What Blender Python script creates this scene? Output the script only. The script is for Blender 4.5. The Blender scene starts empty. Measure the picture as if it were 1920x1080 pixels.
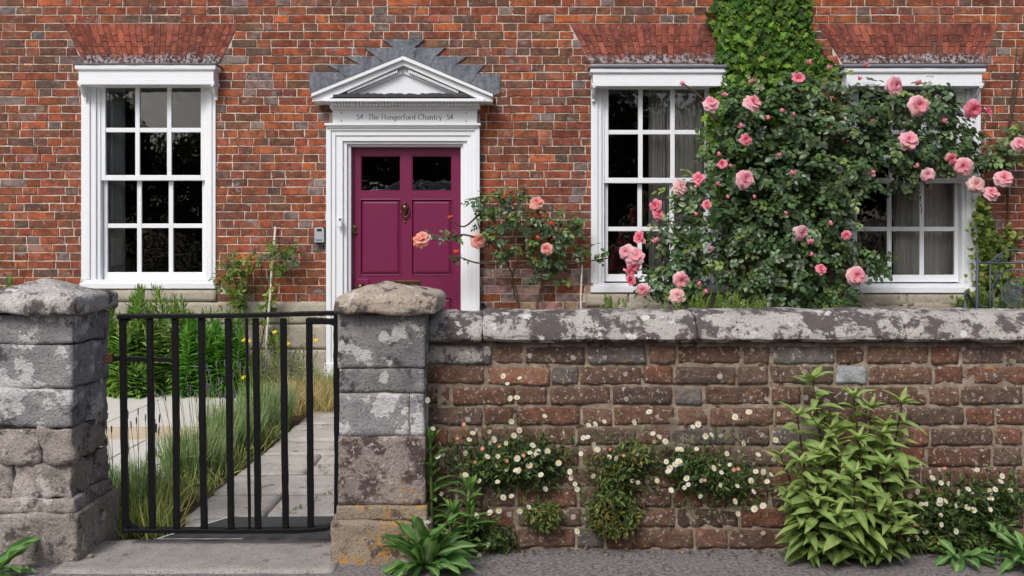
import bpy, bmesh, math, random
import numpy as np
from mathutils import Vector, Matrix, noise as mnoise

# ---------------------------------------------------------------- camera, sky, sun, exposure
R = math.radians
scene = bpy.context.scene
C = scene.collection
F, HZ, CH = 1800.0, 465.0, 1.1          # focal length in photo pixels, horizon row, eye height
cam_d = bpy.data.cameras.new('camera'); cam = bpy.data.objects.new('camera', cam_d); C.objects.link(cam)
cam.location = (0, 0, CH); cam.rotation_euler = (R(90), 0, 0)
cam_d.sensor_width = 36; cam_d.lens = F / 1920 * 36; cam_d.shift_y = (HZ - 540) / 1920
cam_d.clip_start = 0.05; cam_d.clip_end = 900
scene.camera = cam
SUN_EL, SUN_AZ = 45, 205                # azimuth: where the sun stands, degrees clockwise from +Y
world = bpy.data.worlds.new('World'); scene.world = world; world.use_nodes = True
wt = world.node_tree; wt.nodes.clear()
sky = wt.nodes.new('ShaderNodeTexSky'); sky.sky_type = 'NISHITA'; sky.sun_disc = False
sky.sun_elevation = R(SUN_EL); sky.sun_rotation = R(SUN_AZ); sky.dust_density = 4.0; sky.air_density = 1.0
hsv = wt.nodes.new('ShaderNodeHueSaturation'); hsv.inputs['Saturation'].default_value = 0.72
cl_co = wt.nodes.new('ShaderNodeTexCoord')
cl_no = wt.nodes.new('ShaderNodeTexNoise'); cl_no.inputs['Scale'].default_value = 6.0; cl_no.inputs['Detail'].default_value = 6
cl_rp = wt.nodes.new('ShaderNodeMapRange'); cl_rp.inputs[1].default_value = .35; cl_rp.inputs[2].default_value = .68
cl_rp.inputs[3].default_value = .5; cl_rp.inputs[4].default_value = 1.45
cl_mx = wt.nodes.new('ShaderNodeVectorMath'); cl_mx.operation = 'SCALE'
wbg = wt.nodes.new('ShaderNodeBackground'); wbg.inputs['Strength'].default_value = 0.115
wo = wt.nodes.new('ShaderNodeOutputWorld')
wt.links.new(sky.outputs[0], hsv.inputs['Color']); wt.links.new(cl_co.outputs['Generated'], cl_no.inputs['Vector'])
wt.links.new(cl_no.outputs['Fac'], cl_rp.inputs[0]); wt.links.new(hsv.outputs[0], cl_mx.inputs[0])
wt.links.new(cl_rp.outputs[0], cl_mx.inputs['Scale']); wt.links.new(cl_mx.outputs[0], wbg.inputs['Color'])
wt.links.new(wbg.outputs[0], wo.inputs['Surface'])
sun_d = bpy.data.lights.new('sun', 'SUN'); sun_d.energy = 1.5; sun_d.angle = R(20); sun_d.color = (1, .985, .965)
sun = bpy.data.objects.new('sun', sun_d); C.objects.link(sun)
sd = Vector((math.sin(R(SUN_AZ)) * math.cos(R(SUN_EL)), math.cos(R(SUN_AZ)) * math.cos(R(SUN_EL)), math.sin(R(SUN_EL))))
sun.rotation_euler = sd.to_track_quat('Z', 'Y').to_euler()
sun.location = (0, 0, 20)
scene.view_settings.view_transform = 'Standard'; scene.view_settings.look = 'None'
scene.view_settings.gamma = 1; scene.view_settings.use_curve_mapping = False
scene.view_settings.exposure = 0.32
scene.render.engine = 'CYCLES'
scene.cycles.max_bounces = 8; scene.cycles.transparent_max_bounces = 12
scene.cycles.use_denoising = True
scene.cycles.sample_clamp_indirect = 6

# ---------------------------------------------------------------- helpers
rnd = random.Random(7)
npr = np.random.default_rng(11)
YF = 7.96                                # the facade's brick face
YW = 3.5                                 # the garden wall's brick face
def P(px, py, Y): return Vector(((px - 960) / F * Y, Y, CH - (py - HZ) / F * Y))
def PX(px, Y=YF): return (px - 960) / F * Y
def PZ(py, Y=YF): return CH - (py - HZ) / F * Y
def lin(r, g, b):
    f = lambda c: c / 12.92 if c <= .04045 else ((c + .055) / 1.055) ** 2.4
    return (f(r / 255), f(g / 255), f(b / 255))
WL = {}                                  # world origin of every parent
def link(o, parent=None):
    C.objects.link(o)
    if parent is not None: o.parent = parent
    WL[o.name] = WL[parent.name] if parent is not None else Vector(o.location)
    return o
def thing(name, loc, label, cat, group=None, kind='thing'):
    o = bpy.data.objects.new(name, None); o.location = loc; o.empty_display_size = .1; link(o)
    o['label'] = label; o['category'] = cat; o['kind'] = kind
    if group: o['group'] = group
    return o
def part_empty(name, parent):
    o = bpy.data.objects.new(name, None); o.empty_display_size = .05
    return link(o, parent)
class MB:
    def __init__(s): s.v = []; s.f = []; s.c = []; s.m = []
    def add(s, vs, fs, col=None, mi=0):
        b = len(s.v); s.v += [tuple(v) for v in vs]; s.f += [tuple(i + b for i in f) for f in fs]
        s.m += [mi] * len(fs)
        s.c += [tuple(col) + (1,) if col else (1, 1, 1, 1)] * len(vs)
        return s
    def box(s, x0, x1, y0, y1, z0, z1, col=None, mi=0):
        x0, x1 = sorted((x0, x1)); y0, y1 = sorted((y0, y1)); z0, z1 = sorted((z0, z1))
        return s.add([(x0,y0,z0),(x1,y0,z0),(x1,y1,z0),(x0,y1,z0),(x0,y0,z1),(x1,y0,z1),(x1,y1,z1),(x0,y1,z1)],
                     [(0,3,2,1),(4,5,6,7),(0,1,5,4),(1,2,6,5),(2,3,7,6),(3,0,4,7)], col, mi)
    def prism(s, poly, y0, y1, col=None, mi=0):      # poly of (x, z), extruded from y0 (front) to y1
        n = len(poly); a = sum(poly[i][0] * poly[(i+1) % n][1] - poly[(i+1) % n][0] * poly[i][1] for i in range(n))
        if a < 0: poly = poly[::-1]
        vs = [(x, y0, z) for x, z in poly] + [(x, y1, z) for x, z in poly]
        fs = [tuple(range(n)), tuple(range(2*n-1, n-1, -1))] + [(i, n+i, n+(i+1) % n, (i+1) % n) for i in range(n)]
        return s.add(vs, fs, col, mi)
    def tube(s, pts, r, n=6, col=None, mi=0, cap=True):
        pts = [Vector(p) for p in pts]; m = len(pts)
        rr = r if isinstance(r, (list, tuple)) else [r] * m
        vs = []; up = Vector((.13, .31, .94))
        for i, p in enumerate(pts):
            d = (pts[min(i+1, m-1)] - pts[max(i-1, 0)])
            d = d.normalized() if d.length > 1e-9 else Vector((0, 0, 1))
            a = d.cross(up)
            if a.length < .05: a = d.cross(Vector((1, 0, 0)))
            a.normalize(); b = d.cross(a)
            for k in range(n):
                t = 2 * math.pi * k / n
                vs.append(p + (a * math.cos(t) + b * math.sin(t)) * rr[i])
        fs = [(i*n+k, i*n+(k+1) % n, (i+1)*n+(k+1) % n, (i+1)*n+k) for i in range(m-1) for k in range(n)]
        if cap: fs += [tuple(range(n-1, -1, -1)), tuple(range((m-1)*n, m*n))]
        return s.add(vs, fs, col, mi)
    def lathe(s, prof, o=(0,0,0), axis='z', n=16, col=None, mi=0):     # prof of (r, h)
        o = Vector(o); vs = []
        for r_, h in prof:
            for k in range(n):
                t = 2 * math.pi * k / n; a, b = r_ * math.cos(t), r_ * math.sin(t)
                vs.append(o + (Vector((a, b, h)) if axis == 'z' else Vector((a, -h, b))))
        m = len(prof)
        fs = [(i*n+k, i*n+(k+1) % n, (i+1)*n+(k+1) % n, (i+1)*n+k) for i in range(m-1) for k in range(n)]
        fs += [tuple(range(n-1, -1, -1)), tuple(range((m-1)*n, m*n))]
        return s.add(vs, fs, col, mi)
    def build(s, name, mat, parent=None, smooth=False, bevel=0, kind=None):
        me = bpy.data.meshes.new(name)
        off = WL[parent.name] if parent is not None else Vector((0, 0, 0))
        me.from_pydata([(x - off.x, y - off.y, z - off.z) for x, y, z in s.v], [], s.f)
        for m_ in (mat if isinstance(mat, (list, tuple)) else [mat]): me.materials.append(m_)
        if isinstance(mat, (list, tuple)): me.polygons.foreach_set('material_index', s.m)
        ca = me.color_attributes.new('Col', 'FLOAT_COLOR', 'POINT')
        ca.data.foreach_set('color', np.array(s.c, dtype=np.float32).ravel())
        if smooth: me.polygons.foreach_set('use_smooth', [True] * len(me.polygons))
        me.update()
        o = bpy.data.objects.new(name, me); link(o, parent)
        if bevel:
            b = o.modifiers.new('bevel', 'BEVEL'); b.width = bevel; b.segments = 2; b.limit_method = 'ANGLE'
            b.harden_normals = False
        if kind: o['kind'] = kind
        return o
def tag(o, label, cat, group=None, kind='thing'):
    o['label'] = label; o['category'] = cat; o['kind'] = kind
    if group: o['group'] = group
    return o
def rough_block(mb, x0, x1, y0, y1, z0, z1, res, r, amp, seed=0, deform=None, col=None, nscale=1.0, skip_back=False):
    """a rounded, weathered block: lattice cube, rounded corners, noise pushed along the normal"""
    dim = (x1-x0, y1-y0, z1-z0); n = [max(2, int(round(d / res))) for d in dim]
    idx = {}; vs = []; fs = []; r = min(r, min(dim) * .49)
    c0 = (x0, y0, z0)
    def vid(i, j, k):
        key = (i, j, k)
        if key in idx: return idx[key]
        p = Vector((x0 + dim[0]*i/n[0], y0 + dim[1]*j/n[1], z0 + dim[2]*k/n[2]))
        # pull lattice lines next to an edge inwards so that the rounding has vertices
        q = Vector([min(max(p[a], c0[a] + r), c0[a] + dim[a] - r) for a in range(3)])
        d = p - q
        if d.length > 1e-7:
            nn = d.normalized(); p = q + nn * r
        else: nn = Vector((0, 0, 1))
        w = p * (9 * nscale) + Vector((seed * 3.17, seed * 1.31, seed * .77))
        h = mnoise.noise(w) + .5 * mnoise.noise(w * 2.3) + .35 * mnoise.noise(w * 5.1)
        p = p + nn * h * amp
        if deform: p = deform(p)
        idx[key] = len(vs); vs.append(p); return idx[key]
    for a in range(3):
        b, c = (a + 1) % 3, (a + 2) % 3
        for side in (0, n[a]):
            if skip_back and a == 1 and side: continue
            for i in range(n[b]):
                for j in range(n[c]):
                    def k(u, w):
                        t = [0, 0, 0]; t[a] = side; t[b] = u; t[c] = w; return vid(*t)
                    q = (k(i, j), k(i+1, j), k(i+1, j+1), k(i, j+1))
                    fs.append(q if side else q[::-1])
    return mb.add(vs, fs, col)
def brick_poly(mb, bl, br, tr, tl, yf, depth, rg, col, jit=.0012, inset=.0028):
    """a brick from its four (x, z) corners with uneven arrises"""
    def edge(a, b, n): return [(a[0] + (b[0]-a[0])*t/n, a[1] + (b[1]-a[1])*t/n) for t in range(n)]
    nl = max(2, int(abs(br[0]-bl[0]) / .06) + 1)
    pts = edge(bl, br, nl) + edge(br, tr, 2) + edge(tr, tl, nl) + edge(tl, bl, 2)
    pts = [(x + rg.uniform(-jit, jit), z + rg.uniform(-jit, jit)) for x, z in pts]
    cx = sum(p[0] for p in pts) / len(pts); cz = sum(p[1] for p in pts) / len(pts)
    yy = yf + rg.uniform(-.0018, .0018); tx = rg.uniform(-.006, .006)
    hw = max(abs(p[0]-cx) for p in pts); hh = max(abs(p[1]-cz) for p in pts)
    sx, sz = max(.3, 1 - inset/hw), max(.3, 1 - inset/hh)
    n = len(pts)
    vs = [(x, yf + depth, z) for x, z in pts] + [(x, yy + .003, z) for x, z in pts] + \
         [(cx + (x-cx)*sx, yy + (x-cx)*tx, cz + (z-cz)*sz) for x, z in pts]
    fs = [(r_*n+i, r_*n+(i+1) % n, (r_+1)*n+(i+1) % n, (r_+1)*n+i) for r_ in (0, 1) for i in range(n)]
    fs.append(tuple(range(2*n, 3*n)))
    mb.add(vs, fs, col)

# ---- leaves: many small blades from one template, as one mesh
OVATE = ([(0,0,0),(.33,.42,.07),(.72,.34,.05),(1,0,-.1),(.72,-.34,.05),(.33,-.42,.07),(.35,0,0),(.75,0,-.03)],
         [(0,6,1),(6,7,2,1),(7,3,2),(0,5,6),(5,4,7,6),(4,3,7)])
LANCE = ([(0,0,0),(.25,.4,.05),(.55,.5,.02),(.8,.27,-.06),(1,0,-.2),(.8,-.27,-.06),(.55,-.5,.02),(.25,-.4,.05),(.25,0,.01),(.55,0,-.02),(.8,0,-.1)],
         [(0,8,1),(8,9,2,1),(9,10,3,2),(10,4,3),(0,7,8),(7,6,9,8),(6,5,10,9),(5,4,10)])
IVY = ([(.3,0,.03),(0,0,0),(-.12,.22,-.02),(.08,.5,-.05),(.34,.3,.0),(.6,.4,-.06),(.68,.16,0),(1,0,-.1),(.68,-.16,0),(.6,-.4,-.06),(.34,-.3,0),(.08,-.5,-.05),(-.12,-.22,-.02)],
       [(0,i,i+1) for i in range(1,12)] + [(0,12,1)])
BLADE = ([(0,.5,0),(0,-.5,0),(.4,.4,.03),(.4,-.4,.03),(.75,.25,-.02),(.75,-.25,-.02),(1,0,-.15)],
         [(0,1,3,2),(2,3,5,4),(4,5,6)])
def nrm(a): return a / np.maximum(np.linalg.norm(a, axis=1, keepdims=True), 1e-9)
def leaves(name, tpl, Pn, D, Nn, L, W, col, mat, parent=None, kind='stuff', curve=1.0):
    tv = np.array(tpl[0], dtype=np.float64); fs = tpl[1]; n = len(Pn); k = len(tv)
    Pn = np.asarray(Pn, float); D = nrm(np.asarray(D, float)); Nn = np.asarray(Nn, float)
    S = nrm(np.cross(D, Nn)); N2 = np.cross(S, D)
    L = np.broadcast_to(np.asarray(L, float), (n,)); W = np.broadcast_to(np.asarray(W, float), (n,))
    V = Pn[:, None, :] + tv[None, :, 0:1] * (D * L[:, None])[:, None, :] + tv[None, :, 1:2] * (S * W[:, None])[:, None, :] \
        + tv[None, :, 2:3] * curve * (N2 * L[:, None])[:, None, :]
    off = WL[parent.name] if parent is not None else Vector((0, 0, 0))
    V = V.reshape(-1, 3) - np.array(off)
    loops = np.concatenate([np.array(f) for f in fs]); tot = np.array([len(f) for f in fs]); ll = len(loops)
    LI = (loops[None, :] + (np.arange(n) * k)[:, None]).ravel()
    LT = np.tile(tot, n); LS = np.concatenate([[0], np.cumsum(LT)[:-1]])
    me = bpy.data.meshes.new(name); me.vertices.add(n * k); me.loops.add(n * ll); me.polygons.add(len(LT))
    me.vertices.foreach_set('co', V.astype(np.float32).ravel()); me.loops.foreach_set('vertex_index', LI.astype(np.int32))
    me.polygons.foreach_set('loop_start', LS.astype(np.int32))
    me.polygons.foreach_set('use_smooth', np.ones(len(LT), bool))
    me.update(calc_edges=True); me.validate()
    me.materials.append(mat)
    ca = me.color_attributes.new('Col', 'FLOAT_COLOR', 'POINT')
    cc = np.ones((n, k, 4), np.float32); cc[:, :, :3] = np.asarray(col)[:, None, :]
    ca.data.foreach_set('color', cc.ravel())
    o = bpy.data.objects.new(name, me); link(o, parent)
    if kind: o['kind'] = kind
    return o
def leafcols(n, pal, var=.18):
    pal = np.array(pal); c = pal[npr.integers(0, len(pal), n)]
    return np.clip(c * (1 + npr.normal(0, var, (n, 1))) * (1 + npr.normal(0, var * .35, (n, 3))), .004, .9)
def rand_dir(n):
    return nrm(npr.normal(0, 1, (n, 3)))

# ---------------------------------------------------------------- materials
def new_mat(name, rough=.7, spec=.35, base=None):
    m = bpy.data.materials.new(name); m.use_nodes = True; nt = m.node_tree; b = nt.nodes['Principled BSDF']
    b.inputs['Roughness'].default_value = rough; b.inputs['Specular IOR Level'].default_value = spec
    if base: b.inputs['Base Color'].default_value = tuple(base) + (1,)
    return m, nt, b
def nd(nt, typ, **kw):
    n = nt.nodes.new(typ)
    for k, v in kw.items():
        if k.startswith('i_'): n.inputs[k[2:]].default_value = v
        else: setattr(n, k, v)
    return n
def pos(nt, sc=(1, 1, 1), loc=(0, 0, 0)):
    g = nd(nt, 'ShaderNodeNewGeometry'); m = nd(nt, 'ShaderNodeMapping')
    m.inputs['Scale'].default_value = sc; m.inputs['Location'].default_value = loc
    nt.links.new(g.outputs['Position'], m.inputs[0]); return m.outputs[0]
def noise(nt, scale, detail=4, rough=.55, vec=None, dist=0):
    n = nd(nt, 'ShaderNodeTexNoise'); n.inputs['Scale'].default_value = scale; n.inputs['Detail'].default_value = detail
    n.inputs['Roughness'].default_value = rough; n.inputs['Distortion'].default_value = dist
    nt.links.new(vec if vec is not None else pos(nt), n.inputs['Vector']); return n.outputs['Fac']
def rng(nt, fac, a, b, lo=0., hi=1.):
    n = nd(nt, 'ShaderNodeMapRange'); nt.links.new(fac, n.inputs[0])
    for i, v in enumerate((a, b, lo, hi)): n.inputs[i+1].default_value = v
    return n.outputs[0]
def mixc(nt, fac, a, b, mode='MIX'):
    n = nd(nt, 'ShaderNodeMix', data_type='RGBA', blend_type=mode)
    for sock, v in ((n.inputs[0], fac), (n.inputs[6], a), (n.inputs[7], b)):
        if isinstance(v, bpy.types.NodeSocket): nt.links.new(v, sock)
        elif isinstance(v, (int, float)): sock.default_value = v
        else: sock.default_value = tuple(v) + (1,)
    return n.outputs[2]
def mul(nt, a, b, op='MULTIPLY'):
    n = nd(nt, 'ShaderNodeMath', operation=op)
    for sock, v in ((n.inputs[0], a), (n.inputs[1], b)):
        if isinstance(v, bpy.types.NodeSocket): nt.links.new(v, sock)
        else: sock.default_value = v
    return n.outputs[0]
def bump(nt, b, h, strength=.5, dist=.01):
    n = nd(nt, 'ShaderNodeBump'); n.inputs['Strength'].default_value = strength; n.inputs['Distance'].default_value = dist
    nt.links.new(h, n.inputs['Height']); nt.links.new(n.outputs[0], b.inputs['Normal'])
def attr(nt): return nd(nt, 'ShaderNodeVertexColor', layer_name='Col').outputs[0]
def setc(nt, b, c): nt.links.new(c, b.inputs['Base Color'])
M = {}
def paint(name, col, rough=.45, dirt=.25, dirtcol=(.25, .24, .22), bs=.15):
    m, nt, b = new_mat(name, rough, .4)
    d = rng(nt, noise(nt, 7, 6, .65), .55, .78, 0, dirt); d2 = rng(nt, noise(nt, 60, 3, .6), .62, .8, 0, dirt * .7)
    c = mixc(nt, d, col, dirtcol); c = mixc(nt, d2, c, dirtcol); setc(nt, b, c)
    bump(nt, b, noise(nt, 45, 3, .5, pos(nt, (1, 1, .35))), bs, .004); M[name] = m
paint('white_paint', (.80, .82, .86), .42, .10, (.55, .54, .50), .06)
paint('door_paint', lin(116, 38, 74), .30, .30, lin(98, 42, 70), .16)
paint('lead', lin(112, 116, 126), .6, .5, lin(74, 78, 88), .5)
def lead_streaks():
    m, nt, b = new_mat('lead_sheet', .6, .3)
    c = mixc(nt, rng(nt, noise(nt, 22, 5, .7, pos(nt, (1, 1, .18))), .35, .65), lin(84, 87, 96), lin(122, 125, 134))
    c = mixc(nt, rng(nt, noise(nt, 30, 4, .7), .60, .68, 0, .6), c, lin(158, 160, 166)); c = mixc(nt, rng(nt, noise(nt, 9, 4, .7), .56, .7, 0, .7), c, lin(62, 64, 72))
    setc(nt, b, c); bump(nt, b, noise(nt, 14, 4, .6), .8, .02); M['lead_sheet'] = m
lead_streaks()
paint('iron_black', (.004, .004, .0045), .5, .25, (.022, .017, .015), .5)
M['iron_black'].node_tree.nodes['Principled BSDF'].inputs['Specular IOR Level'].default_value = .22
paint('old_lead', lin(62, 62, 66), .8, .6, lin(120, 118, 116), .8)
paint('bench_iron', lin(78, 84, 96), .5, .5, lin(50, 52, 58), .3)
paint('curtain', (.78, .76, .74), .9, .1, (.6, .6, .6))
paint('shutter_paint', (.84, .85, .86), .5, .05, (.5, .5, .5))
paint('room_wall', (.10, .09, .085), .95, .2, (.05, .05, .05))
paint('plastic_white', (.78, .79, .82), .4, .03, (.5, .5, .5))
paint('plastic_grey', lin(168, 172, 178), .45, .1, (.25, .25, .26))
paint('plastic_black', (.015, .015, .016), .45, .1, (.04, .04, .04))
paint('ink', lin(60, 66, 76), .6, .1, (.1, .1, .1))
paint('cane', lin(196, 190, 178), .6, .4, lin(140, 130, 110))
def brass():
    m, nt, b = new_mat('brass', .34, .5); b.inputs['Metallic'].default_value = 1
    d = rng(nt, noise(nt, 90, 4), .4, .75); setc(nt, b, mixc(nt, d, lin(132, 108, 76), lin(60, 48, 38))); M['brass'] = m
brass()
def glass():
    m = bpy.data.materials.new('window_glass'); m.use_nodes = True; nt = m.node_tree; nt.nodes.clear()
    t = nd(nt, 'ShaderNodeBsdfTransparent'); t.inputs[0].default_value = (.93, .95, .94, 1)
    g = nd(nt, 'ShaderNodeBsdfGlossy'); g.inputs['Roughness'].default_value = .0
    bp = nd(nt, 'ShaderNodeBump'); bp.inputs['Strength'].default_value = .12; bp.inputs['Distance'].default_value = .01
    nt.links.new(noise(nt, 7, 2, .5), bp.inputs['Height']); nt.links.new(bp.outputs[0], g.inputs['Normal'])
    f = nd(nt, 'ShaderNodeFresnel'); f.inputs[0].default_value = 1.52
    mx = nd(nt, 'ShaderNodeMixShader'); o = nd(nt, 'ShaderNodeOutputMaterial')
    nt.links.new(mul(nt, f.outputs[0], 2.2), mx.inputs[0]); nt.links.new(t.outputs[0], mx.inputs[1]); nt.links.new(g.outputs[0], mx.inputs[2])
    nt.links.new(mx.outputs[0], o.inputs[0]); M['glass'] = m
glass()
def lichen_spots(nt, c, scale, size, share, col, loc=(0, 0, 0)):
    """round pale lichen rosettes scattered singly"""
    w = nd(nt, 'ShaderNodeTexNoise'); w.inputs['Scale'].default_value = scale * 5; w.inputs['Detail'].default_value = 2; p = pos(nt, loc=loc); nt.links.new(p, w.inputs['Vector'])
    va = nd(nt, 'ShaderNodeVectorMath', operation='MULTIPLY_ADD'); nt.links.new(w.outputs['Color'], va.inputs[0]); va.inputs[1].default_value = (.35/scale,)*3; nt.links.new(p, va.inputs[2])
    v = nd(nt, 'ShaderNodeTexVoronoi'); v.inputs['Scale'].default_value = scale; nt.links.new(va.outputs[0], v.inputs['Vector'])
    sx = nd(nt, 'ShaderNodeSeparateColor'); nt.links.new(v.outputs['Color'], sx.inputs[0])
    k = mul(nt, rng(nt, v.outputs['Distance'], size, size * .82), rng(nt, sx.outputs[0], 1 - share, 1 - share + .02))
    return mixc(nt, mul(nt, k, .85), c, col)
def facade_brick(name, arch=False):
    m, nt, b = new_mat(name, .85, .2)
    c = attr(nt)
    va = nd(nt, 'ShaderNodeVectorMath', operation='MULTIPLY_ADD'); nt.links.new(c, va.inputs[0]); va.inputs[1].default_value = (61, 47, 83); nt.links.new(pos(nt), va.inputs[2])
    v = va.outputs[0]                       # every brick gets its own patch of noise
    c = mixc(nt, rng(nt, noise(nt, 13, 5, .72, v), .41, .59), mixc(nt, 1., c, (.60, .60, .62), 'MULTIPLY'), mixc(nt, 1., c, (1.22, 1.16, 1.10), 'MULTIPLY'))
    if not arch:
        c = mixc(nt, rng(nt, noise(nt, 8, 4, .7, v), .53, .60, 0, .75), c, lin(92, 76, 70))
        c = mixc(nt, rng(nt, noise(nt, 7, 4, .7, v, .5), .395, .36, 0, .75), c, lin(126, 124, 130))
    c = mixc(nt, rng(nt, noise(nt, 110, 2, .6), .64, .72, 0, .7), c, lin(50, 40, 38))
    c = mixc(nt, rng(nt, noise(nt, 45, 4, .7, pos(nt, (1, 1, 1.6), (7, 2, 1))), .60, .68, 0, .75), c, lin(190, 166, 150))
    c = mixc(nt, rng(nt, noise(nt, 1.1, 4, .6), .40, .62), mixc(nt, 1., c, (1.08, 1.03, .92), 'MULTIPLY'), mixc(nt, 1., c, (.92, .96, .95), 'MULTIPLY'))
    c = mixc(nt, rng(nt, noise(nt, 3.0, 5, .7, pos(nt, (1, 1, .45), (2, 6, 1))), .56, .72, 0, .35), c, lin(104, 84, 78))
    if arch:    # lichen and run-off along the foot of the flat arches
        z = nd(nt, 'ShaderNodeSeparateXYZ'); nt.links.new(pos(nt), z.inputs[0])
        k = mul(nt, rng(nt, z.outputs[2], PZ(112), PZ(84)), rng(nt, noise(nt, 9, 5, .7), .3, .7, -.25, .35), 'ADD')
        lich = mixc(nt, rng(nt, noise(nt, 38, 4, .75), .46, .56), lin(70, 56, 56), lin(176, 168, 170))
        c = mixc(nt, rng(nt, k, .12, .5, .95, 0), c, lich)
    setc(nt, b, c)
    bump(nt, b, mul(nt, noise(nt, 120, 2, .7), noise(nt, 30, 2), 'ADD'), .55, .004); M[name] = m
facade_brick('brick'); facade_brick('arch_brick', True)
def mortar(name, a, b_, dark, sc=60, dk=.5, hole=None):
    m, nt, b = new_mat(name, .95, .1)
    c = mixc(nt, rng(nt, noise(nt, sc, 5, .7), .35, .7), a, b_)
    c = mixc(nt, rng(nt, noise(nt, 5, 5, .6), .5, .72, 0, dk), c, dark)
    if hole: c = mixc(nt, rng(nt, noise(nt, hole[0], 3, .7), hole[1], hole[1] + .05, 0, .85), c, lin(58, 44, 40))  # dark spots paint the shadow of gaps where mortar is missing
    setc(nt, b, c)
    bump(nt, b, noise(nt, 160, 5, .7), .7, .005); M[name] = m
mortar('mortar', lin(192, 172, 156), lin(232, 218, 206), lin(132, 106, 92), 38, .75, (24, .61))
mortar('mortar_arch', lin(84, 52, 46), lin(120, 80, 66), lin(50, 38, 36))
mortar('mortar_old', lin(120, 107, 95), lin(174, 160, 142), lin(90, 77, 68), 32, .75, (26, .60))
def wall_brick():
    m, nt, b = new_mat('wall_brick', .9, .2)
    c = attr(nt)
    c = mixc(nt, rng(nt, noise(nt, 22, 6, .7), .3, .7), mixc(nt, 1., c, (.56, .59, .62), 'MULTIPLY'), mixc(nt, 1., c, (1.6, 1.54, 1.5), 'MULTIPLY'))
    c = mixc(nt, rng(nt, noise(nt, 5, 4, .6), .45, .7, 0, .6), c, lin(92, 80, 76))
    c = mixc(nt, rng(nt, noise(nt, 75, 5, .75), .60, .66, 0, .85), c, lin(44, 34, 34))
    area = rng(nt, noise(nt, 4.5, 4, .6, pos(nt, loc=(5, 3, 9))), .28, .5)
    sp = mul(nt, rng(nt, noise(nt, 62, 4, .78, pos(nt, loc=(1, 2, 3))), .575, .625), area)
    c = mixc(nt, sp, c, lin(190, 176, 168))
    big = rng(nt, noise(nt, 13, 6, .7, pos(nt, loc=(8, 2, 3))), .67, .70, 0, .85)
    c = mixc(nt, big, c, lin(182, 178, 176))
    o = mul(nt, rng(nt, noise(nt, 40, 4, .6, pos(nt, loc=(2, 8, 3))), .60, .68), rng(nt, noise(nt, 2.5, 2, .5, pos(nt, loc=(4, 4, 4))), .5, .62))
    c = mixc(nt, mul(nt, o, .8), c, lin(176, 128, 70))
    c = lichen_spots(nt, c, 26, .30, .14, lin(188, 176, 170), (3, 1, 2))
    setc(nt, b, c); bump(nt, b, mul(nt, noise(nt, 90, 4, .75), noise(nt, 26, 3), 'ADD'), .9, .008); M['wall_brick'] = m
wall_brick()
def stone(name, base, base2, dark, pale, th_dark=.52, th_pale=.58, pale_sc=9, orange=.66, speck=.62, bs=.8, loc=(0, 0, 0), darkmax=.9, dark_sc=11, edge=.06, spots=(14, .30, .16)):
    """weathered stone: two body tones, dark algae patches, pale lichen patches with crisp rims, orange lichen, speckle"""
    m, nt, b = new_mat(name, .92, .18)
    v = pos(nt, loc=loc)
    c = mixc(nt, rng(nt, noise(nt, 6, 6, .65, v), .32, .68), base, base2)
    dk = rng(nt, noise(nt, dark_sc, 7, .72, v), th_dark, th_dark + edge, 0, darkmax)
    c = mixc(nt, dk, c, dark)
    c = mixc(nt, rng(nt, noise(nt, 120, 2, .7, v), .56, .66, 0, .65), c, mixc(nt, .5, dark, (.02, .02, .02)))
    pl = rng(nt, noise(nt, pale_sc, 5, .68, pos(nt, loc=(loc[0]+4.2, loc[1]+1, loc[2]+7.7))), th_pale, th_pale + .035, 0, .92)
    pc = mixc(nt, rng(nt, noise(nt, 70, 5, .7, v), .35, .7), pale, mixc(nt, .45, pale, base))
    c = mixc(nt, pl, c, pc)
    c = mixc(nt, rng(nt, noise(nt, 60, 4, .7, pos(nt, loc=(2, 9, 4))), speck, speck + .04, 0, .8), c, pale)
    og = mul(nt, rng(nt, noise(nt, 34, 5, .65, pos(nt, loc=(1, 5, 8))), .5, .62), rng(nt, noise(nt, 5, 3, .5, pos(nt, loc=(7, 7, 1))), orange, orange + .06))
    c = mixc(nt, mul(nt, og, .85), c, lin(186, 138, 66))
    if spots: c = lichen_spots(nt, c, spots[0], spots[1], spots[2], pale, loc)
    setc(nt, b, c)
    bump(nt, b, mul(nt, mul(nt, noise(nt, 110, 3, .75), noise(nt, 24, 4, .7), 'ADD'), mul(nt, pl, .3), 'ADD'), bs, .010); M[name] = m
stone('stone_grey', lin(126, 124, 126), lin(158, 156, 156), lin(86, 82, 84), lin(212, 211, 211), .545, .50, 6.5, .72, .66, dark_sc=9, edge=.04)
stone('stone_foot', lin(134, 125, 119), lin(170, 161, 154), lin(84, 76, 74), lin(200, 194, 188), .53, .60, 9, .72, .61)
stone('stone_dark', lin(104, 103, 105), lin(156, 153, 152), lin(72, 70, 73), lin(200, 198, 196), .55, .565, 8, .70, .66, loc=(3, 0, 2))
stone('stone_speckled', lin(136, 124, 117), lin(160, 148, 140), lin(78, 66, 64), lin(188, 178, 172), .49, .66, 12, .58, .585, loc=(1, 2, 5))
stone('stone_orange', lin(140, 128, 112), lin(160, 146, 128), lin(84, 76, 72), lin(196, 188, 178), .55, .68, 12, .46, .62, loc=(2, 2, 2))
stone('stone_cap', lin(168, 154, 140), lin(194, 180, 164), lin(84, 78, 76), lin(214, 208, 200), .525, .60, 10, .70, .67, loc=(6, 1, 1))
stone('stone_cap_pale', lin(170, 164, 158), lin(196, 192, 187), lin(90, 84, 84), lin(216, 213, 210), .52, .54, 6, .74, .68, loc=(0, 4, 0))
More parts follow.
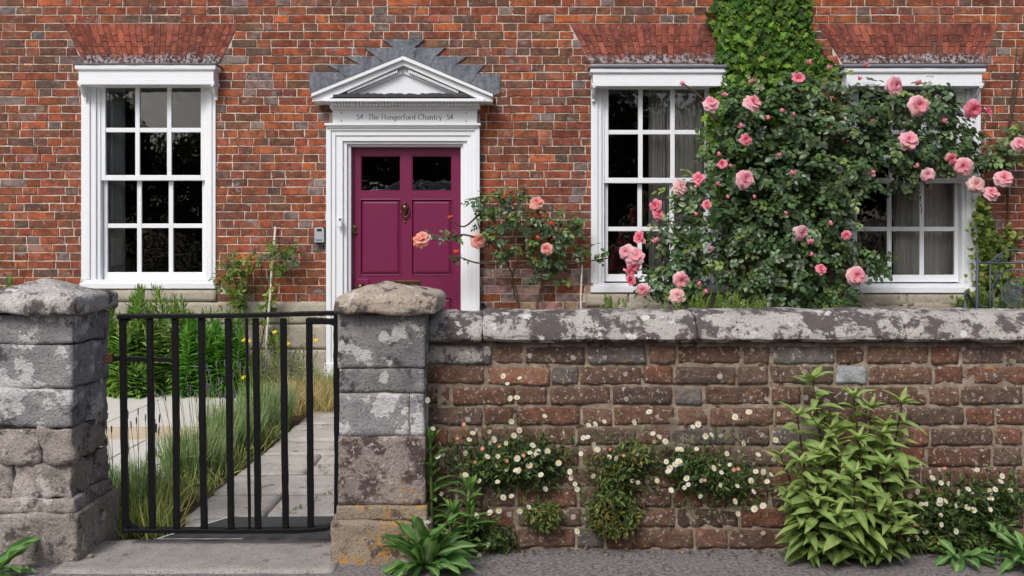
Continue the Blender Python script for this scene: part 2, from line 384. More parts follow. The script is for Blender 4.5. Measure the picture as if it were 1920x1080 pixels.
stone('coping_stone', lin(166, 160, 154), lin(192, 187, 181), lin(84, 75, 76), lin(218, 215, 211), .478, .60, 12, .72, .645, loc=(2, 0, 6), darkmax=.92, dark_sc=10, edge=.05)
stone('plinth_stone', lin(164, 156, 142), lin(190, 182, 166), lin(120, 114, 106), lin(204, 200, 192), .60, .66, 9, .80, .70, .5, spots=None)
stone('flag_stone', lin(172, 166, 157), lin(200, 194, 185), lin(120, 114, 108), lin(196, 194, 192), .58, .62, 5, .85, .70, .5, spots=None)
stone('flag_brown', lin(150, 136, 120), lin(168, 156, 140), lin(112, 100, 88), lin(190, 184, 176), .58, .68, 5, .85, .70, .5, spots=None)
stone('step_stone', lin(142, 136, 132), lin(168, 162, 158), lin(104, 98, 94), lin(176, 172, 168), .60, .68, 5, .85, .69, .5, spots=None)
stone('patio_stone', lin(204, 201, 193), lin(214, 211, 203), lin(188, 184, 176), lin(220, 218, 213), .64, .68, 5, .9, .75, .15, spots=None)
stone('patio_peach', lin(198, 178, 154), lin(206, 190, 168), lin(180, 162, 140), lin(210, 200, 184), .64, .68, 5, .9, .75, .15, spots=None)
def simple(name, cols, sc=30, rough=.95, bs=.8, bd=.02, th=(.3, .7)):
    m, nt, b = new_mat(name, rough, .15); c = mixc(nt, rng(nt, noise(nt, sc, 6, .7), *th), cols[0], cols[1])
    if len(cols) > 2: c = mixc(nt, rng(nt, noise(nt, sc * 4, 4, .7), .58, .68, 0, .8), c, cols[2])
    if len(cols) > 3: c = mixc(nt, rng(nt, noise(nt, sc * .1, 5, .6), .45, .7, 0, .6), c, cols[3])
    setc(nt, b, c); bump(nt, b, noise(nt, sc * 3, 6, .75), bs, bd); M[name] = m
simple('soil', [lin(70, 58, 46), lin(104, 88, 70), lin(140, 122, 98), lin(80, 82, 50)], 25)
simple('asphalt', [lin(98, 93, 95), lin(168, 161, 162), lin(214, 208, 206), lin(146, 139, 139)], 70, .9, 1.0, .008, (.4, .62))
simple('mat', [lin(70, 70, 72), lin(88, 88, 90), lin(120, 120, 122), lin(60, 60, 62)], 60, .8, .4, .004)
simple('bark', [lin(78, 66, 54), lin(110, 96, 78), lin(60, 50, 42)], 40)
simple('rust', [lin(96, 66, 54), lin(130, 92, 76), lin(60, 44, 40)], 60)
simple('pebble', [lin(170, 150, 124), lin(190, 174, 150)], 60)
def leafmat(name, rough=.5, spec=.4, trans=.28, tint=(1.35, 1.5, .7)):
    m, nt, b = new_mat(name, rough, spec)
    c = mixc(nt, rng(nt, noise(nt, 40, 3, .6), .3, .7), mixc(nt, 1., attr(nt), (.82, .84, .8), 'MULTIPLY'), mixc(nt, 1., attr(nt), (1.14, 1.12, 1.1), 'MULTIPLY'))
    setc(nt, b, c)
    t = nd(nt, 'ShaderNodeBsdfTranslucent'); nt.links.new(mixc(nt, 1., c, tint, 'MULTIPLY'), t.inputs[0])
    mx = nd(nt, 'ShaderNodeMixShader'); mx.inputs[0].default_value = trans
    o = nt.nodes['Material Output']
    nt.links.new(b.outputs[0], mx.inputs[1]); nt.links.new(t.outputs[0], mx.inputs[2]); nt.links.new(mx.outputs[0], o.inputs[0])
    M[name] = m
leafmat('leaf', .58, .28); leafmat('rose_leaf', .38, .6, .18); leafmat('grass_leaf', .6, .3, .3)
leafmat('petal', .6, .25, .30, (1, 1, 1))
simple('daisy_yellow', [lin(214, 180, 50), lin(226, 196, 80)], 300, .8, .5, .002)
# ---------------------------------------------------------------- ground
g = MB(); g.add([(-400,-400,-.03),(400,-400,-.03),(400,400,-.03),(-400,400,-.03)], [(0,1,2,3)])
g.build('ground', M['soil'], kind='structure')
# asphalt pavement, slightly uneven, up to the foot of the wall
pv = MB(); nx, ny = 90, 40; xs = np.linspace(-3.2, 3.6, nx); ys = np.linspace(2.2, 3.62, ny)
vv = [(x, y, .006 * mnoise.noise(Vector((x*2, y*2, 0))) + .003 * mnoise.noise(Vector((x*9, y*9, 3)))) for y in ys for x in xs]
pv.add(vv, [(j*nx+i, j*nx+i+1, (j+1)*nx+i+1, (j+1)*nx+i) for j in range(ny-1) for i in range(nx-1)])
pv.build('pavement', M['asphalt'], smooth=True, kind='structure')
rd = MB(); rd.add([(-60,-9,-.012),(60,-9,-.012),(60,2.3,-.012),(-60,2.3,-.012)], [(0,1,2,3)])
rd.build('road', M['asphalt'], kind='structure')

# ---------------------------------------------------------------- the house
house = thing('brick_house', (0, YF, 0), 'red brick house with white sash windows and a plum front door under a pediment', 'house')
WIN = [dict(x0=153, x1=405, y0=140, y1=541, gx=(194, 376), ry=(158, 243, 333, 423, 513), hood=(140, 404, 121, 158), arch=((118, 448), (158, 412))),
       dict(x0=1108, x1=1364, y0=140, y1=548, gx=(1140, 1324), ry=(160, 247, 338, 429, 517), hood=(1107, 1367, 128, 161), arch=((1068, 1402), (1108, 1366))),
       dict(x0=1588, x1=1838, y0=140, y1=549, gx=(1611, 1798), ry=(160, 247, 338, 429, 518), hood=(1584, 1849, 127, 161), arch=((1532, 1872), (1580, 1842)))]
AT, AB = 43, 119
DOOR = (640, 880, 262, 716)
PITCH = PZ(43) - PZ(58.38)
opens = [(PX(w['x0']) + .03, PX(w['x1']) - .03, PZ(w['y1']) + .03, PZ(w['y0'])) for w in WIN] + [(PX(DOOR[0]), PX(DOOR[1]), -.05, PZ(DOOR[2]))]
XL, XR, ZT = -5.3, 5.3, 3.75
def wall_around(mb, xl, xr, zb, zt, y0, y1, holes):
    xs = sorted({xl, xr} | {h[0] for h in holes} | {h[1] for h in holes})
    for a, b in zip(xs[:-1], xs[1:]):
        hs = sorted([h for h in holes if h[0] < (a+b)/2 < h[1]], key=lambda h: h[2]); z = zb
        for h in hs:
            if h[2] > z: mb.box(a, b, y0, y1, z, h[2])
            z = h[3]
        if z < zt: mb.box(a, b, y0, y1, z, zt)
mo = MB(); wall_around(mo, XL, XR, -.05, ZT, YF + .005, YF + .24, opens)
wall = mo.build('wall', M['mortar'], house)
# --- facade bricks
def fcol(rg, header, x, z):
    pal = [(144,80,58),(130,72,57),(182,102,66),(110,82,69),(94,86,82),(118,121,128),(162,108,90),(156,88,62),(108,72,60)]
    wgt = [.32,.22,.06,.14,.07,.15,.03,.07,.07] if header else [.33,.23,.06,.19,.04,.02,.02,.10,.11]
    if PX(897) < x < PX(1098) and z < PZ(505) and rg.random() < .75: return lin(*[v * rg.uniform(.9, 1.08) for v in (158, 136, 130)])
    if z > 2.0: wgt = [a*b for a, b in zip(wgt, (1,1,1.8,1.25,1,1.1,1.5,1.5,1))]
    else: wgt = [a*b for a, b in zip(wgt, (1.35,1.35,.7,.7,.7,.7,.7,1,1.4))]
    c = rg.choices(pal, wgt)[0]; k = rg.uniform(.9, 1.1); c = tuple(v*.74 + m*.26 for v, m in zip(c, (140, 84, 66)))
    return lin(*[min(255, v*k + rg.uniform(-4, 4)) for v in c])
excl = [(PX(w['x0']) + .002, PX(w['x1']) - .002, PZ(w['y1']), PZ(AB)) for w in WIN] + [(PX(616), PX(900), -1, PZ(205))]
def arch_x(w, z, side):
    t = (PZ(AT) - z) / (PZ(AT) - PZ(AB)); (a0, a1), (b0, b1) = w['arch']
    return PX(a0 + (b0-a0)*t) if side == 0 else PX(a1 + (b1-a1)*t)
PL_TOP = lambda x: PZ(541) if PX(150) < x < PX(407) else PZ(566) if x < PX(615) else PZ(622) if x < PX(1098) else PZ(549) if x < PX(1846) else PZ(590)
rb = random.Random(5)
pieces = []                                 # (bl, br, tr, tl, header, area)
nrow = int((ZT - PZ(AT)) / PITCH)
for k in range(-40, nrow):
    zb = PZ(AT) + k * PITCH; zt = zb + PITCH
    if zt < .45: continue
    jz = rb.uniform(.0068, .0098); x = XL + rb.uniform(-.2, 0); hd = k % 2 == 0
    while x < XR:
        r_ = rb.random()
        hdr = hd if r_ > .08 else not hd
        wd = rb.uniform(.098, .118) if hdr else rb.uniform(.198, .236)
        a, b = x, x + wd; x = b + rb.uniform(.006, .0095); hd = not hdr
        mz = (zb + zt) / 2; segs = [(a, b)]
        for e in excl:
            if e[2] < mz < e[3]:
                segs = [s2 for s in segs for s2 in ((s[0], min(s[1], e[0])), (max(s[0], e[1]), s[1])) if s2[1] - s2[0] > .012]
        for s0, s1 in segs:
            c = [s0, s1, s1, s0]            # x of bl, br, tr, tl
            drop = False
            if PZ(AB) < mz < PZ(AT):
                for w in WIN:
                    lb, lt, rb_, rt = arch_x(w, zb, 0), arch_x(w, zt, 0), arch_x(w, zb, 1), arch_x(w, zt, 1)
                    if s0 > lb - .02 and s1 < rb_ + .02 and s0 > lt - .03 and s1 < rt + .03: drop = True
                    elif s0 < lb < s1 or s0 < lt < s1: c[1] = min(c[1], lb - .004); c[2] = min(c[2], lt - .004)
                    elif s0 < rb_ < s1 or s0 < rt < s1: c[0] = max(c[0], rb_ + .004); c[3] = max(c[3], rt + .004)
            if drop or c[1] - c[0] < .01 or c[2] - c[3] < .01: continue
            xm = (s0 + s1) / 2
            if mz < PL_TOP(xm) + .01: continue
            z0, z1 = zb + jz/2, zt - jz/2
            px, py = 960 + xm/YF*F, HZ - (mz - CH)/YF*F
            hidden = (1330 < px < 1620 and 0 < py < 600) or py < 8 or py > 570 or px < 12 or px > 1900 or (590 < px < 925 and 80 < py < 230)
            pieces.append(((c[0], z0), (c[1], z0), (c[2], z1), (c[3], z1), hdr, (s1-s0) * (0 if hidden else 1)))
order = sorted(range(len(pieces)), key=lambda i: -pieces[i][5]); single = set(order[:300])
mass = MB()
for i, (bl, br, tr, tl, hdr, ar) in enumerate(pieces):
    mb = MB() if i in single else mass
    brick_poly(mb, bl, br, tr, tl, YF - rb.uniform(0, .0015), .012, rb, fcol(rb, hdr, bl[0], bl[1]), .0026, .0032)
    if i in single: mb.build('brick', M['brick'], wall)
mass.build('bricks', M['brick'], wall, kind='stuff')
# --- flat arches of rubbed brick
for w in WIN:
    (a0, a1), (b0, b1) = w['arch']; bk = MB()
    zt_, zb_ = PZ(AT) - .004, PZ(AB)
    bk.prism([(PX(a0), zt_), (PX(a1), zt_), (PX(b1), zb_), (PX(b0), zb_)], YF + .0015, YF + .02)
    arch = bk.build('flat_arch', M['mortar_arch'], house); n = 27
    for i in range(n):
        cuts = (0, .30, .46, .78, 1) if i % 2 else (0, .58, .74, 1)
        if rb.random() < .2: cuts = (0, .58, 1)
        shade = rb.uniform(.93, 1.08)
        for c0, c1 in zip(cuts[:-1], cuts[1:]):
            def xz(u, t):
                xt = PX(a0 + (a1-a0)*u); xb = PX(b0 + (b1-b0)*u); return (xt + (xb-xt)*t, zt_ + (zb_-zt_)*t)
            e = .0018 / abs(PX(a1) - PX(a0)); u0, u1 = i/n + e, (i+1)/n - e; tt0, tt1 = c0 + .006, c1 - .006
            k = shade * rb.uniform(.92, 1.08); m_ = MB()
            brick_poly(m_, xz(u0, tt1), xz(u1, tt1), xz(u1, tt0), xz(u0, tt0), YF - .002, .01, rb, lin(*[v*k for v in rb.choice([(142,80,68),(136,76,66),(150,88,74),(124,74,68)])]), .0006, .0012)
            m_.build('arch_brick', M['arch_brick'], arch)
# --- stone plinth
pm = MB(); pm.box(XL, PX(615), YF + .004, YF + .02, -.05, PZ(566) - .01); pm.box(PX(900), XR, YF + .004, YF + .02, -.05, PZ(624))
plinth = pm.build('plinth', M['mortar'], house)
def plstone(x0, x1, z0, z1, s):
    m_ = MB(); rough_block(m_, x0 + .004, x1 - .004, YF - .022, YF + .03, z0 + .003, z1 - .003, .03, .004, .003, s, skip_back=True)
    m_.build('plinth_stone', M['plinth_stone'], plinth, smooth=True)
rows = [(-.03, .262), (.262, .47), (.47, PZ(566))]
for k, (z0, z1) in enumerate(rows):
    x = XL; s = k * 30
    while x < PX(614):
        nx_ = min(x + rb.uniform(.45, .75), PX(614));
        if PX(614) - nx_ < .15: nx_ = PX(614)
        plstone(x, nx_, z0, z1, s); x = nx_; s += 1
    x = PX(902)
    while x < XR:
        nx_ = min(x + rb.uniform(.45, .75), XR); top = min(z1, PZ(624) if x < PX(1095) else z1)
        if XR - nx_ < .15: nx_ = XR
        if top - z0 > .05: plstone(x, nx_, z0, top, s)
        x = nx_; s += 1
for x0, x1 in ((150, 270), (270, 407)): plstone(PX(x0), PX(x1), PZ(566), PZ(542), x0)
for x0, x1 in ((1098, 1178), (1178, 1290), (1290, 1400), (1400, 1500), (1500, 1585), (1585, 1700), (1700, 1846)): plstone(PX(x0), PX(x1), PZ(575), PZ(550), x0)

# --- windows
def frame4(mb, x0, x1, z0, z1, ix0, ix1, iz0, iz1, y0, y1):
    mb.box(x0, ix0, y0, y1, z0, z1); mb.box(ix1, x1, y0, y1, z0, z1)
    mb.box(ix0, ix1, y0, y1, z0, iz0); mb.box(ix0, ix1, y0, y1, iz1, z1)
W_ = M['white_paint']
for wi, w in enumerate(WIN):
    win = part_empty('sash_window', house)
    x0, x1, z0, z1 = PX(w['x0']), PX(w['x1']), PZ(w['y1']), PZ(w['y0'])
    g0, g1 = PX(w['gx'][0]), PX(w['gx'][1]); ry = [PZ(y) for y in w['ry']]
    fr = MB(); sillh = .075
    ins = lambda t: (x0 + (g0 - .03 - x0)*t, x1 + (g1 + .03 - x1)*t)
    zi = ry[4] - .045
    for (ta, tb, yf) in ((0, .28, YF - .012), (.28, .5, YF - .020), (.5, .8, YF - .006), (.8, 1.0, YF + .012)):
        a0, a1 = ins(ta); b0, b1 = ins(tb)
        fr.box(a0, b0, yf, YF + .12, z0 + sillh, z1); fr.box(b1, a1, yf, YF + .12, z0 + sillh, z1)
    fr.box(ins(1)[0], ins(1)[1], YF + .01, YF + .12, ry[0] + .02, z1)
    fr.build('frame', W_, win, bevel=.004)
    sl = MB(); sl.box(x0 - .004, x1 + .004, YF - .035, YF + .12, z0, z0 + sillh * .62)
    sl.box(x0 + .02, x1 - .02, YF - .016, YF + .11, z0 + sillh * .62, z0 + sillh)
    sl.build('sill', W_, win, bevel=.004)
    # hood: crown moulding, fascia, bottom bead, brackets, lead cap
    yh = YF - .16; h0, h1 = PX(w['hood'][0], yh), PX(w['hood'][1], yh); ht, hb = PZ(w['hood'][2], yh), PZ(w['hood'][3], yh)
    hh = ht - hb; hd_ = MB()
    for (f0, f1, e) in ((0, .22, .0), (.22, .80, .022), (.80, 1, .014)):
        hd_.box(h0 + e, h1 - e, yh + e * .9, YF + .03, ht - hh*f0 - (.002 if f0 else 0), ht - hh*f1)
    for f0, f1, e in ((.10, .22, .008),): hd_.box(h0 + e, h1 - e, yh + .004, YF + .03, ht - hh*.26, ht - hh*.21)
    for sx in (h0 + .02, h1 - .045):
        pl_ = [(0, 0), (.125, 0), (.125, -.012), (.10, -.025), (.075, -.055), (.03, -.085), (.03, -.11), (0, -.11)]
        vs = [(sx + dx, YF - .02 - d, hb + h_) for dx in (0, .025) for d, h_ in pl_]; n_ = len(pl_)
        hd_.add(vs, [tuple(range(n_-1, -1, -1)), tuple(range(n_, 2*n_))] + [(i, (i+1) % n_, n_+(i+1) % n_, n_+i) for i in range(n_)])
    hd_.build('hood', W_, win, bevel=.003)
    ld = MB(); lt_ = .012 if wi == 0 else .03
    rough_block(ld, h0 - .012, h1 + .012, yh - .012, YF + .004, ht + .001, ht + lt_, .04, .005, .003, wi)
    ld.build('lead_cap', M['lead'], win, smooth=True)
    # sashes: upper in front, lower behind; three panes by two each
    for si, (zt_, zm, zb_, ys) in enumerate(((ry[0], ry[1], ry[2], YF + .022), (ry[2], ry[3], ry[4], YF + .062))):
        sh = MB(); st = .020; bar = .0185
        e0, e1 = g0 - (.032 if si == 0 else .026), g1 + (.032 if si == 0 else .026)
        i0, i1 = g0 + .006, g1 - .006
        top, bot = (zt_ + .03, zb_ + .02) if si == 0 else (zt_ + .018, zb_ - .05)
        it, ib = (zt_ - .008, zb_ + .022) if si == 0 else (zt_ - .014, zb_ + .010)
        if si == 0: bot = zb_ - .022
        frame4(sh, e0, e1, bot, top, i0, i1, ib, it, ys, ys + .038)
        cx = [i0 + (i1-i0) * k / 3 for k in range(4)]; cz = [ib, zm, it]
        for k in (1, 2): sh.box(cx[k] - bar, cx[k] + bar, ys + .006, ys + .032, ib, it)
        for k in range(3):
            u0 = cx[k] + (bar if k else 0); u1 = cx[k+1] - (bar if k < 2 else 0)
            sh.box(u0, u1, ys + .0075, ys + .031, zm - bar, zm + bar)
        sh.build('sash', W_, win, bevel=.003)
        for k in range(3):
            for r_ in range(2):
                a, b = cx[k] + (bar if k else 0) - .003, cx[k+1] - (bar if k < 2 else 0) + .003
                c, d = cz[r_] + (bar if r_ else 0) - .003, cz[r_+1] - (bar if r_ == 0 else 0) + .003
                t1, t2 = rb.uniform(-.0012, .0012), rb.uniform(-.0012, .0012); yg = ys + .020
                gm = MB(); gm.add([(a, yg - t1 - t2, c), (b, yg + t1 - t2, c), (b, yg + t1 + t2, d), (a, yg - t1 + t2, d)], [(0, 1, 2, 3)])
                gm.build('pane', M['glass'], win)
    if wi == 0:                               # folded shutter inside the reveal
        s_ = MB(); xa = g0 - .07; s_.box(xa, xa + .05, YF + .125, YF + .33, zi, ry[0] + .05)
        for za, zb2 in ((ry[4] + .06, ry[3] - .1), (ry[3] + .02, ry[2] - .05), (ry[2] + .05, ry[0] - .05)): s_.box(xa + .05, xa + .062, YF + .165, YF + .29, za, zb2)
        s_.v = [(x + (y - YF - .125) * .34, y, z) for x, y, z in s_.v]
        s_.build('shutter', M['shutter_paint'], win, bevel=.006)
    else:                                     # hanging curtains at both sides of the right part
        for c0, c1, dep in ((g1 - .30, g1 + .10, .26), (g1 - .44, g1 - .31, .22)):
            cm = MB(); n_ = 60; vs = []
            for k in range(n_ + 1):
                x = c0 + (c1 - c0) * k / n_; y = YF + dep + .028 * math.sin(k * .62 + wi) + .012 * math.sin(k * 1.7)
                vs += [(x, y, zi - .2), (x, y + .01, ry[0] + .1), (x, y + .012, zi - .2), (x, y + .022, ry[0] + .1)]
            cm.add(vs, [(4*k, 4*k+4, 4*k+5, 4*k+1) for k in range(n_)] + [(4*k+2, 4*k+3, 4*k+7, 4*k+6) for k in range(n_)])
            cm.build('curtain', M['curtain'], win, smooth=True)
    # the dim room behind
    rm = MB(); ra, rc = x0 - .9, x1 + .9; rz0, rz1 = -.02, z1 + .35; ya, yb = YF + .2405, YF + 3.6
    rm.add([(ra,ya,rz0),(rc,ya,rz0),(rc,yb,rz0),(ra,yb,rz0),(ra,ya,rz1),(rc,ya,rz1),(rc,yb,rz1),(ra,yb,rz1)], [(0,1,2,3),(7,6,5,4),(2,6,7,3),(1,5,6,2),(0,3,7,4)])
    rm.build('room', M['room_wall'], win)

# --- door with its surround
ent = part_empty('door_surround', house)
ar = MB()
D0, D1, DT = PX(657), PX(864), PZ(272)
lay = [(615, 900, 237, .075), (624, 891, 247, .062), (632, 883, 256, .050), (645, 876, 266, .030), (652, 869, 271, .0)]
inn = [(p[0], p[1], p[2]) for p in lay[1:]] + [(658, 864, 275)]
for (a, b, t, e), (ia, ib, it) in zip(lay, inn):
    yf = YF - e - .01
    ar.box(PX(a), PX(ia), yf, YF + .13, .0, PZ(t)); ar.box(PX(ib), PX(b), yf, YF + .13, .0, PZ(t)); ar.box(PX(ia), PX(ib), yf + .0004, YF + .13, PZ(it), PZ(t) - .0005)
ar.build('architrave', W_, ent, bevel=.003)
for a, b in ((612, 660), (863, 903)):
    pb = MB(); pb.box(PX(a), PX(b) - .004, YF - .105, YF, -.02, PZ(678)); pb.build('plinth_block', W_, ent, bevel=.004)
cp = MB(); cp.box(PX(613), PX(902), YF - .115, YF, PZ(238.5), PZ(234)); cp.box(PX(617), PX(898), YF - .1, YF, PZ(242), PZ(238.5)); cp.build('lip_moulding', W_, ent, bevel=.003)
yb_ = YF - .10
sg = MB(); sg.box(PX(623.5, yb_), PX(894.5, yb_), yb_, YF, PZ(232.5, yb_), PZ(206, yb_)); sg.build('name_board', W_, ent, bevel=.002)
# entablature that flares out to the cornice
co = MB(); steps = [(621, 897, 206, 203, .12), (618, 900, 203, 199, .15), (616, 902, 191.5, 190.3, .20), (606.5, 908, 190, 184.6, .24)]
for a, b, y0_, y1_, e in steps: co.box(PX(a, YF - e), PX(b, YF - e), YF - e, YF, PZ(y0_, YF - e), PZ(y1_, YF - e))
co.box(PX(618, YF-.15), PX(900, YF-.15), YF - .148, YF, PZ(199.5, YF-.15), PZ(191, YF-.15))
co.build('cornice', W_, ent, bevel=.003)
for k in range(47):
    x = 622 + k * 5.9; dm = MB(); dm.box(PX(x, YF-.185), PX(x + 4.1, YF-.185), YF - .195, YF - .14, PZ(197.5, YF-.20), PZ(191.2, YF-.20)); dm.build('dentil', W_, ent)
yr = YF - .25
def Z2(x, y, Y=yr): return (PX(560 + x/4.5, Y), PZ(60 + y/4.5, Y))
rk = MB()
for pts, e in (([(105, 512), (880, 195), (1640, 545 - 25), (1640, 552 - 2), (880, 234), (105, 548)], 0), ([(112, 546), (880, 232), (1632, 550), (1638, 585), (1560, 580), (880, 275), (205, 578), (108, 583)], .03)):
    n2 = len(pts) // 2
    rk.prism([Z2(*p) for p in pts], yr + e, YF - .02 - e * .1)
rk.build('raking_cornice', W_, ent, bevel=.004)
ty = MB(); ty.prism([Z2(*p, Y=YF-.15) for p in ((300, 545), (880, 250), (1465, 545))], YF - .15, YF - .002); ty.build('tympanum', W_, ent)
tr_ = MB()
for pts in ([(335, 540), (880, 315), (880, 352), (430, 540)], [(885, 315), (1440, 540), (1345, 540), (885, 352)]): tr_.prism([Z2(*p, Y=YF-.165) for p in pts], YF - .17, YF - .1)
tr_.build('inner_moulding', W_, ent, bevel=.002)
for k in range(24):
    t = (k + .8) / 25
    for sgn in (-1, 1):
        xx = 880 + sgn * (40 + t * 440); yy = 340 + t * 185; dm = MB()
        dm.prism([Z2(xx - 6.8, yy - 24 + sgn * -2.6, YF-.20), (Z2(xx + 6.8, yy - 24 + sgn * 2.6, YF-.20)), Z2(xx + 6.8, yy - 1 + sgn*2.6, YF-.20), Z2(xx - 6.8, yy - 1 - sgn*2.6, YF-.20)], YF - .205, YF - .14); dm.build('dentil', W_, ent)
fl = MB(); rg_ = random.Random(3); top = []; bot = []
for k in range(40):
    x = 290 + k * 29; top.append((x, 528 - rg_.uniform(0, 16) * (1 if 480 < x < 1280 else .2))); bot.append((x, 549))
fl.prism([Z2(*p, Y=YF-.235) for p in top + bot[::-1]], YF - .236, YF - .13); fl.build('crumbling_flashing', M['old_lead'], ent)
lead_pieces = [[(88,340),(360,340),(420,420),(380,520),(95,512)], [(240,277),(520,277),(600,360),(520,460),(352,338)], [(395,207),(655,207),(740,300),(640,400),(518,275)], [(555,139),(800,139),(880,230),(800,330),(652,205)],
               [(715,65),(1065,65),(972,139),(1000,300),(880,330),(760,300),(802,137)], [(975,137),(1240,135),(1155,207),(1080,330),(900,240)], [(1157,207),(1420,210),(1325,275),(1250,400),(1100,300)], [(1327,275),(1565,281),(1502,351),(1420,480),(1260,350)], [(1504,351),(1704,356),(1700,515),(1640,540),(1400,480)]]
for k, pts in enumerate(lead_pieces):
    lp = MB(); e = .004 + .003 * (4 - abs(k - 4)) + (.0012 if k % 2 else 0)
    lp.prism([Z2(*p, Y=YF) for p in pts], YF - e - .004, YF - .003); lp.build('lead_flashing', M['lead_sheet'], ent)
lr = MB()
for pts in ([(105, 506), (880, 189), (880, 195), (105, 512)], [(880, 189), (1645, 514), (1645, 520), (880, 195)]): lr.prism([Z2(*p) for p in pts], yr - .006, YF - .004)
lr.build('lead_roof', M['lead'], ent)
# lettering, cut from broad-pen strokes
def arc(cx, cy, rx, ry_, a0, a1, n=14): return [(cx + rx*math.cos(R(a0 + (a1-a0)*k/n)), cy + ry_*math.sin(R(a0 + (a1-a0)*k/n))) for k in range(n+1)]
XH = .60
GL = {'5': (.52, [[(.14,1),(.46,1)], [(.14,1),(.11,.58)], arc(.22,.31,.24,.30,130,-140)]),
      '4': (.58, [[(.40,0),(.40,1)], [(.40,1),(.03,.30)], [(.03,.30),(.56,.30)]]),
      'T': (.66, [[(.33,0),(.33,1)], [(.02,1),(.64,1)], [(.03,1),(.03,.88)], [(.63,1),(.63,.88)], [(.22,0),(.44,0)]]),
      'h': (.58, [[(.10,0),(.10,1.04)], arc(.28,.36,.18,.24,160,0) + [(.46,0)], [(.02,0),(.20,0)], [(.38,0),(.55,0)]]),
      'e': (.52, [arc(.27,.30,.23,.30,10,325), [(.05,.33),(.50,.33)]]),
      'H': (.82, [[(.14,0),(.14,1)], [(.68,0),(.68,1)], [(.14,.52),(.68,.52)], [(.04,1),(.24,1)], [(.58,1),(.78,1)], [(.04,0),(.24,0)], [(.58,0),(.78,0)]]),
      'u': (.58, [[(.10,XH),(.10,.22)] + arc(.28,.22,.18,.22,180,340), [(.47,0),(.47,XH)], [(.02,XH),(.12,XH)], [(.38,XH),(.48,XH)]]),
      'n': (.58, [[(.10,0),(.10,XH)], arc(.28,.36,.18,.24,160,0) + [(.46,0)], [(.02,0),(.20,0)], [(.38,0),(.55,0)], [(.02,XH),(.11,XH)]]),
      'g': (.54, [arc(.25,.36,.19,.24,0,360), arc(.25,-.12,.23,.18,60,420), [(.40,.52),(.54,.60)]]),
      'r': (.40, [[(.10,0),(.10,XH)], arc(.26,.40,.16,.20,160,40), [(.02,0),(.22,0)], [(.02,XH),(.11,XH)]]),
      'f': (.36, [[(.12,0),(.12,.80)] + arc(.28,.80,.16,.24,180,50), [(.0,XH),(.30,XH)], [(.02,0),(.24,0)]]),
      'o': (.58, [arc(.29,.30,.25,.30,0,360)]),
      'd': (.60, [arc(.27,.30,.22,.30,30,330), [(.48,0),(.48,1.04)], [(.48,0),(.57,0)]]),
      'C': (.80, [arc(.44,.50,.39,.50,50,310), [(.70,.98),(.70,.82)]]),
      'a': (.50, [[(.06,.52)] + arc(.24,.42,.18,.18,140,0) + [(.42,.08),(.50,.02)], arc(.22,.17,.17,.17,60,330)]),
      't': (.36, [[(.14,.80),(.14,.12)] + arc(.25,.12,.11,.12,180,310), [(.0,XH),(.32,XH)]]),
      'y': (.52, [[(.04,XH),(.27,.02)], [(.50,XH),(.22,-.20),(.08,-.26)], [(-.02,XH),(.14,XH)], [(.40,XH),(.55,XH)]])}
def lettering(text, x, z, h, y, parent):
    mb = MB()
    for ch in text:
        if ch == ' ': x += .36 * h; continue
        adv, strokes = GL[ch]
        for si_, st in enumerate(strokes):
            L_ = []; Rr = []
            for i, (u, v) in enumerate(st):
                a, b = st[max(i-1, 0)], st[min(i+1, len(st)-1)]; dx, dz = b[0]-a[0], b[1]-a[1]; l = math.hypot(dx, dz) or 1
                wd = (.035 + .075 * abs(dz / l)) * .5 * (1.1 if len(st) > 3 else 1)
                nx_, nz_ = -dz/l*wd, dx/l*wd
                L_.append((x + (u+nx_)*h, y, z + (v+nz_)*h)); Rr.append((x + (u-nx_)*h, y, z + (v-nz_)*h))
            n = len(st); yy = -.0004 * si_
            mb.add([(p[0], p[1] + yy, p[2]) for p in L_ + Rr], [(i, n+i, n+i+1, i+1) for i in range(n-1)])
        x += (adv + .075) * h
    return mb, x
ych = yb_ - .0015
def width(t): return sum((.36 if c == ' ' else GL[c][0] + .075) for c in t)
hch = (PZ(214.2, ych) - PZ(224, ych))
for txt, xa, xb in (('54', 669, 681.5), ('The Hungerford Chantry', 690, 829), ('54', 838, 850.5)):
    wm = PX(xb, ych) - PX(xa, ych); k = wm / width(txt)
    mb, _ = lettering(txt, 0, 0, 1, 0, ent); x0_ = PX(xa, ych); z0_ = PZ(224, ych)
    mb.v = [(x0_ + v[0]*k, ych + v[1] * .5, z0_ + v[2]*hch) for v in mb.v]
    mb.build('lettering', M['ink'], ent)
for px, py in ((640, 212), (640, 227), (874, 212.3), (874, 227.6)):
    s_ = MB(); s_.lathe([(.005, 0), (.005, .002), (.002, .003)], P(px, py, ych), 'y', 8); s_.build('screw', M['ink'], ent)

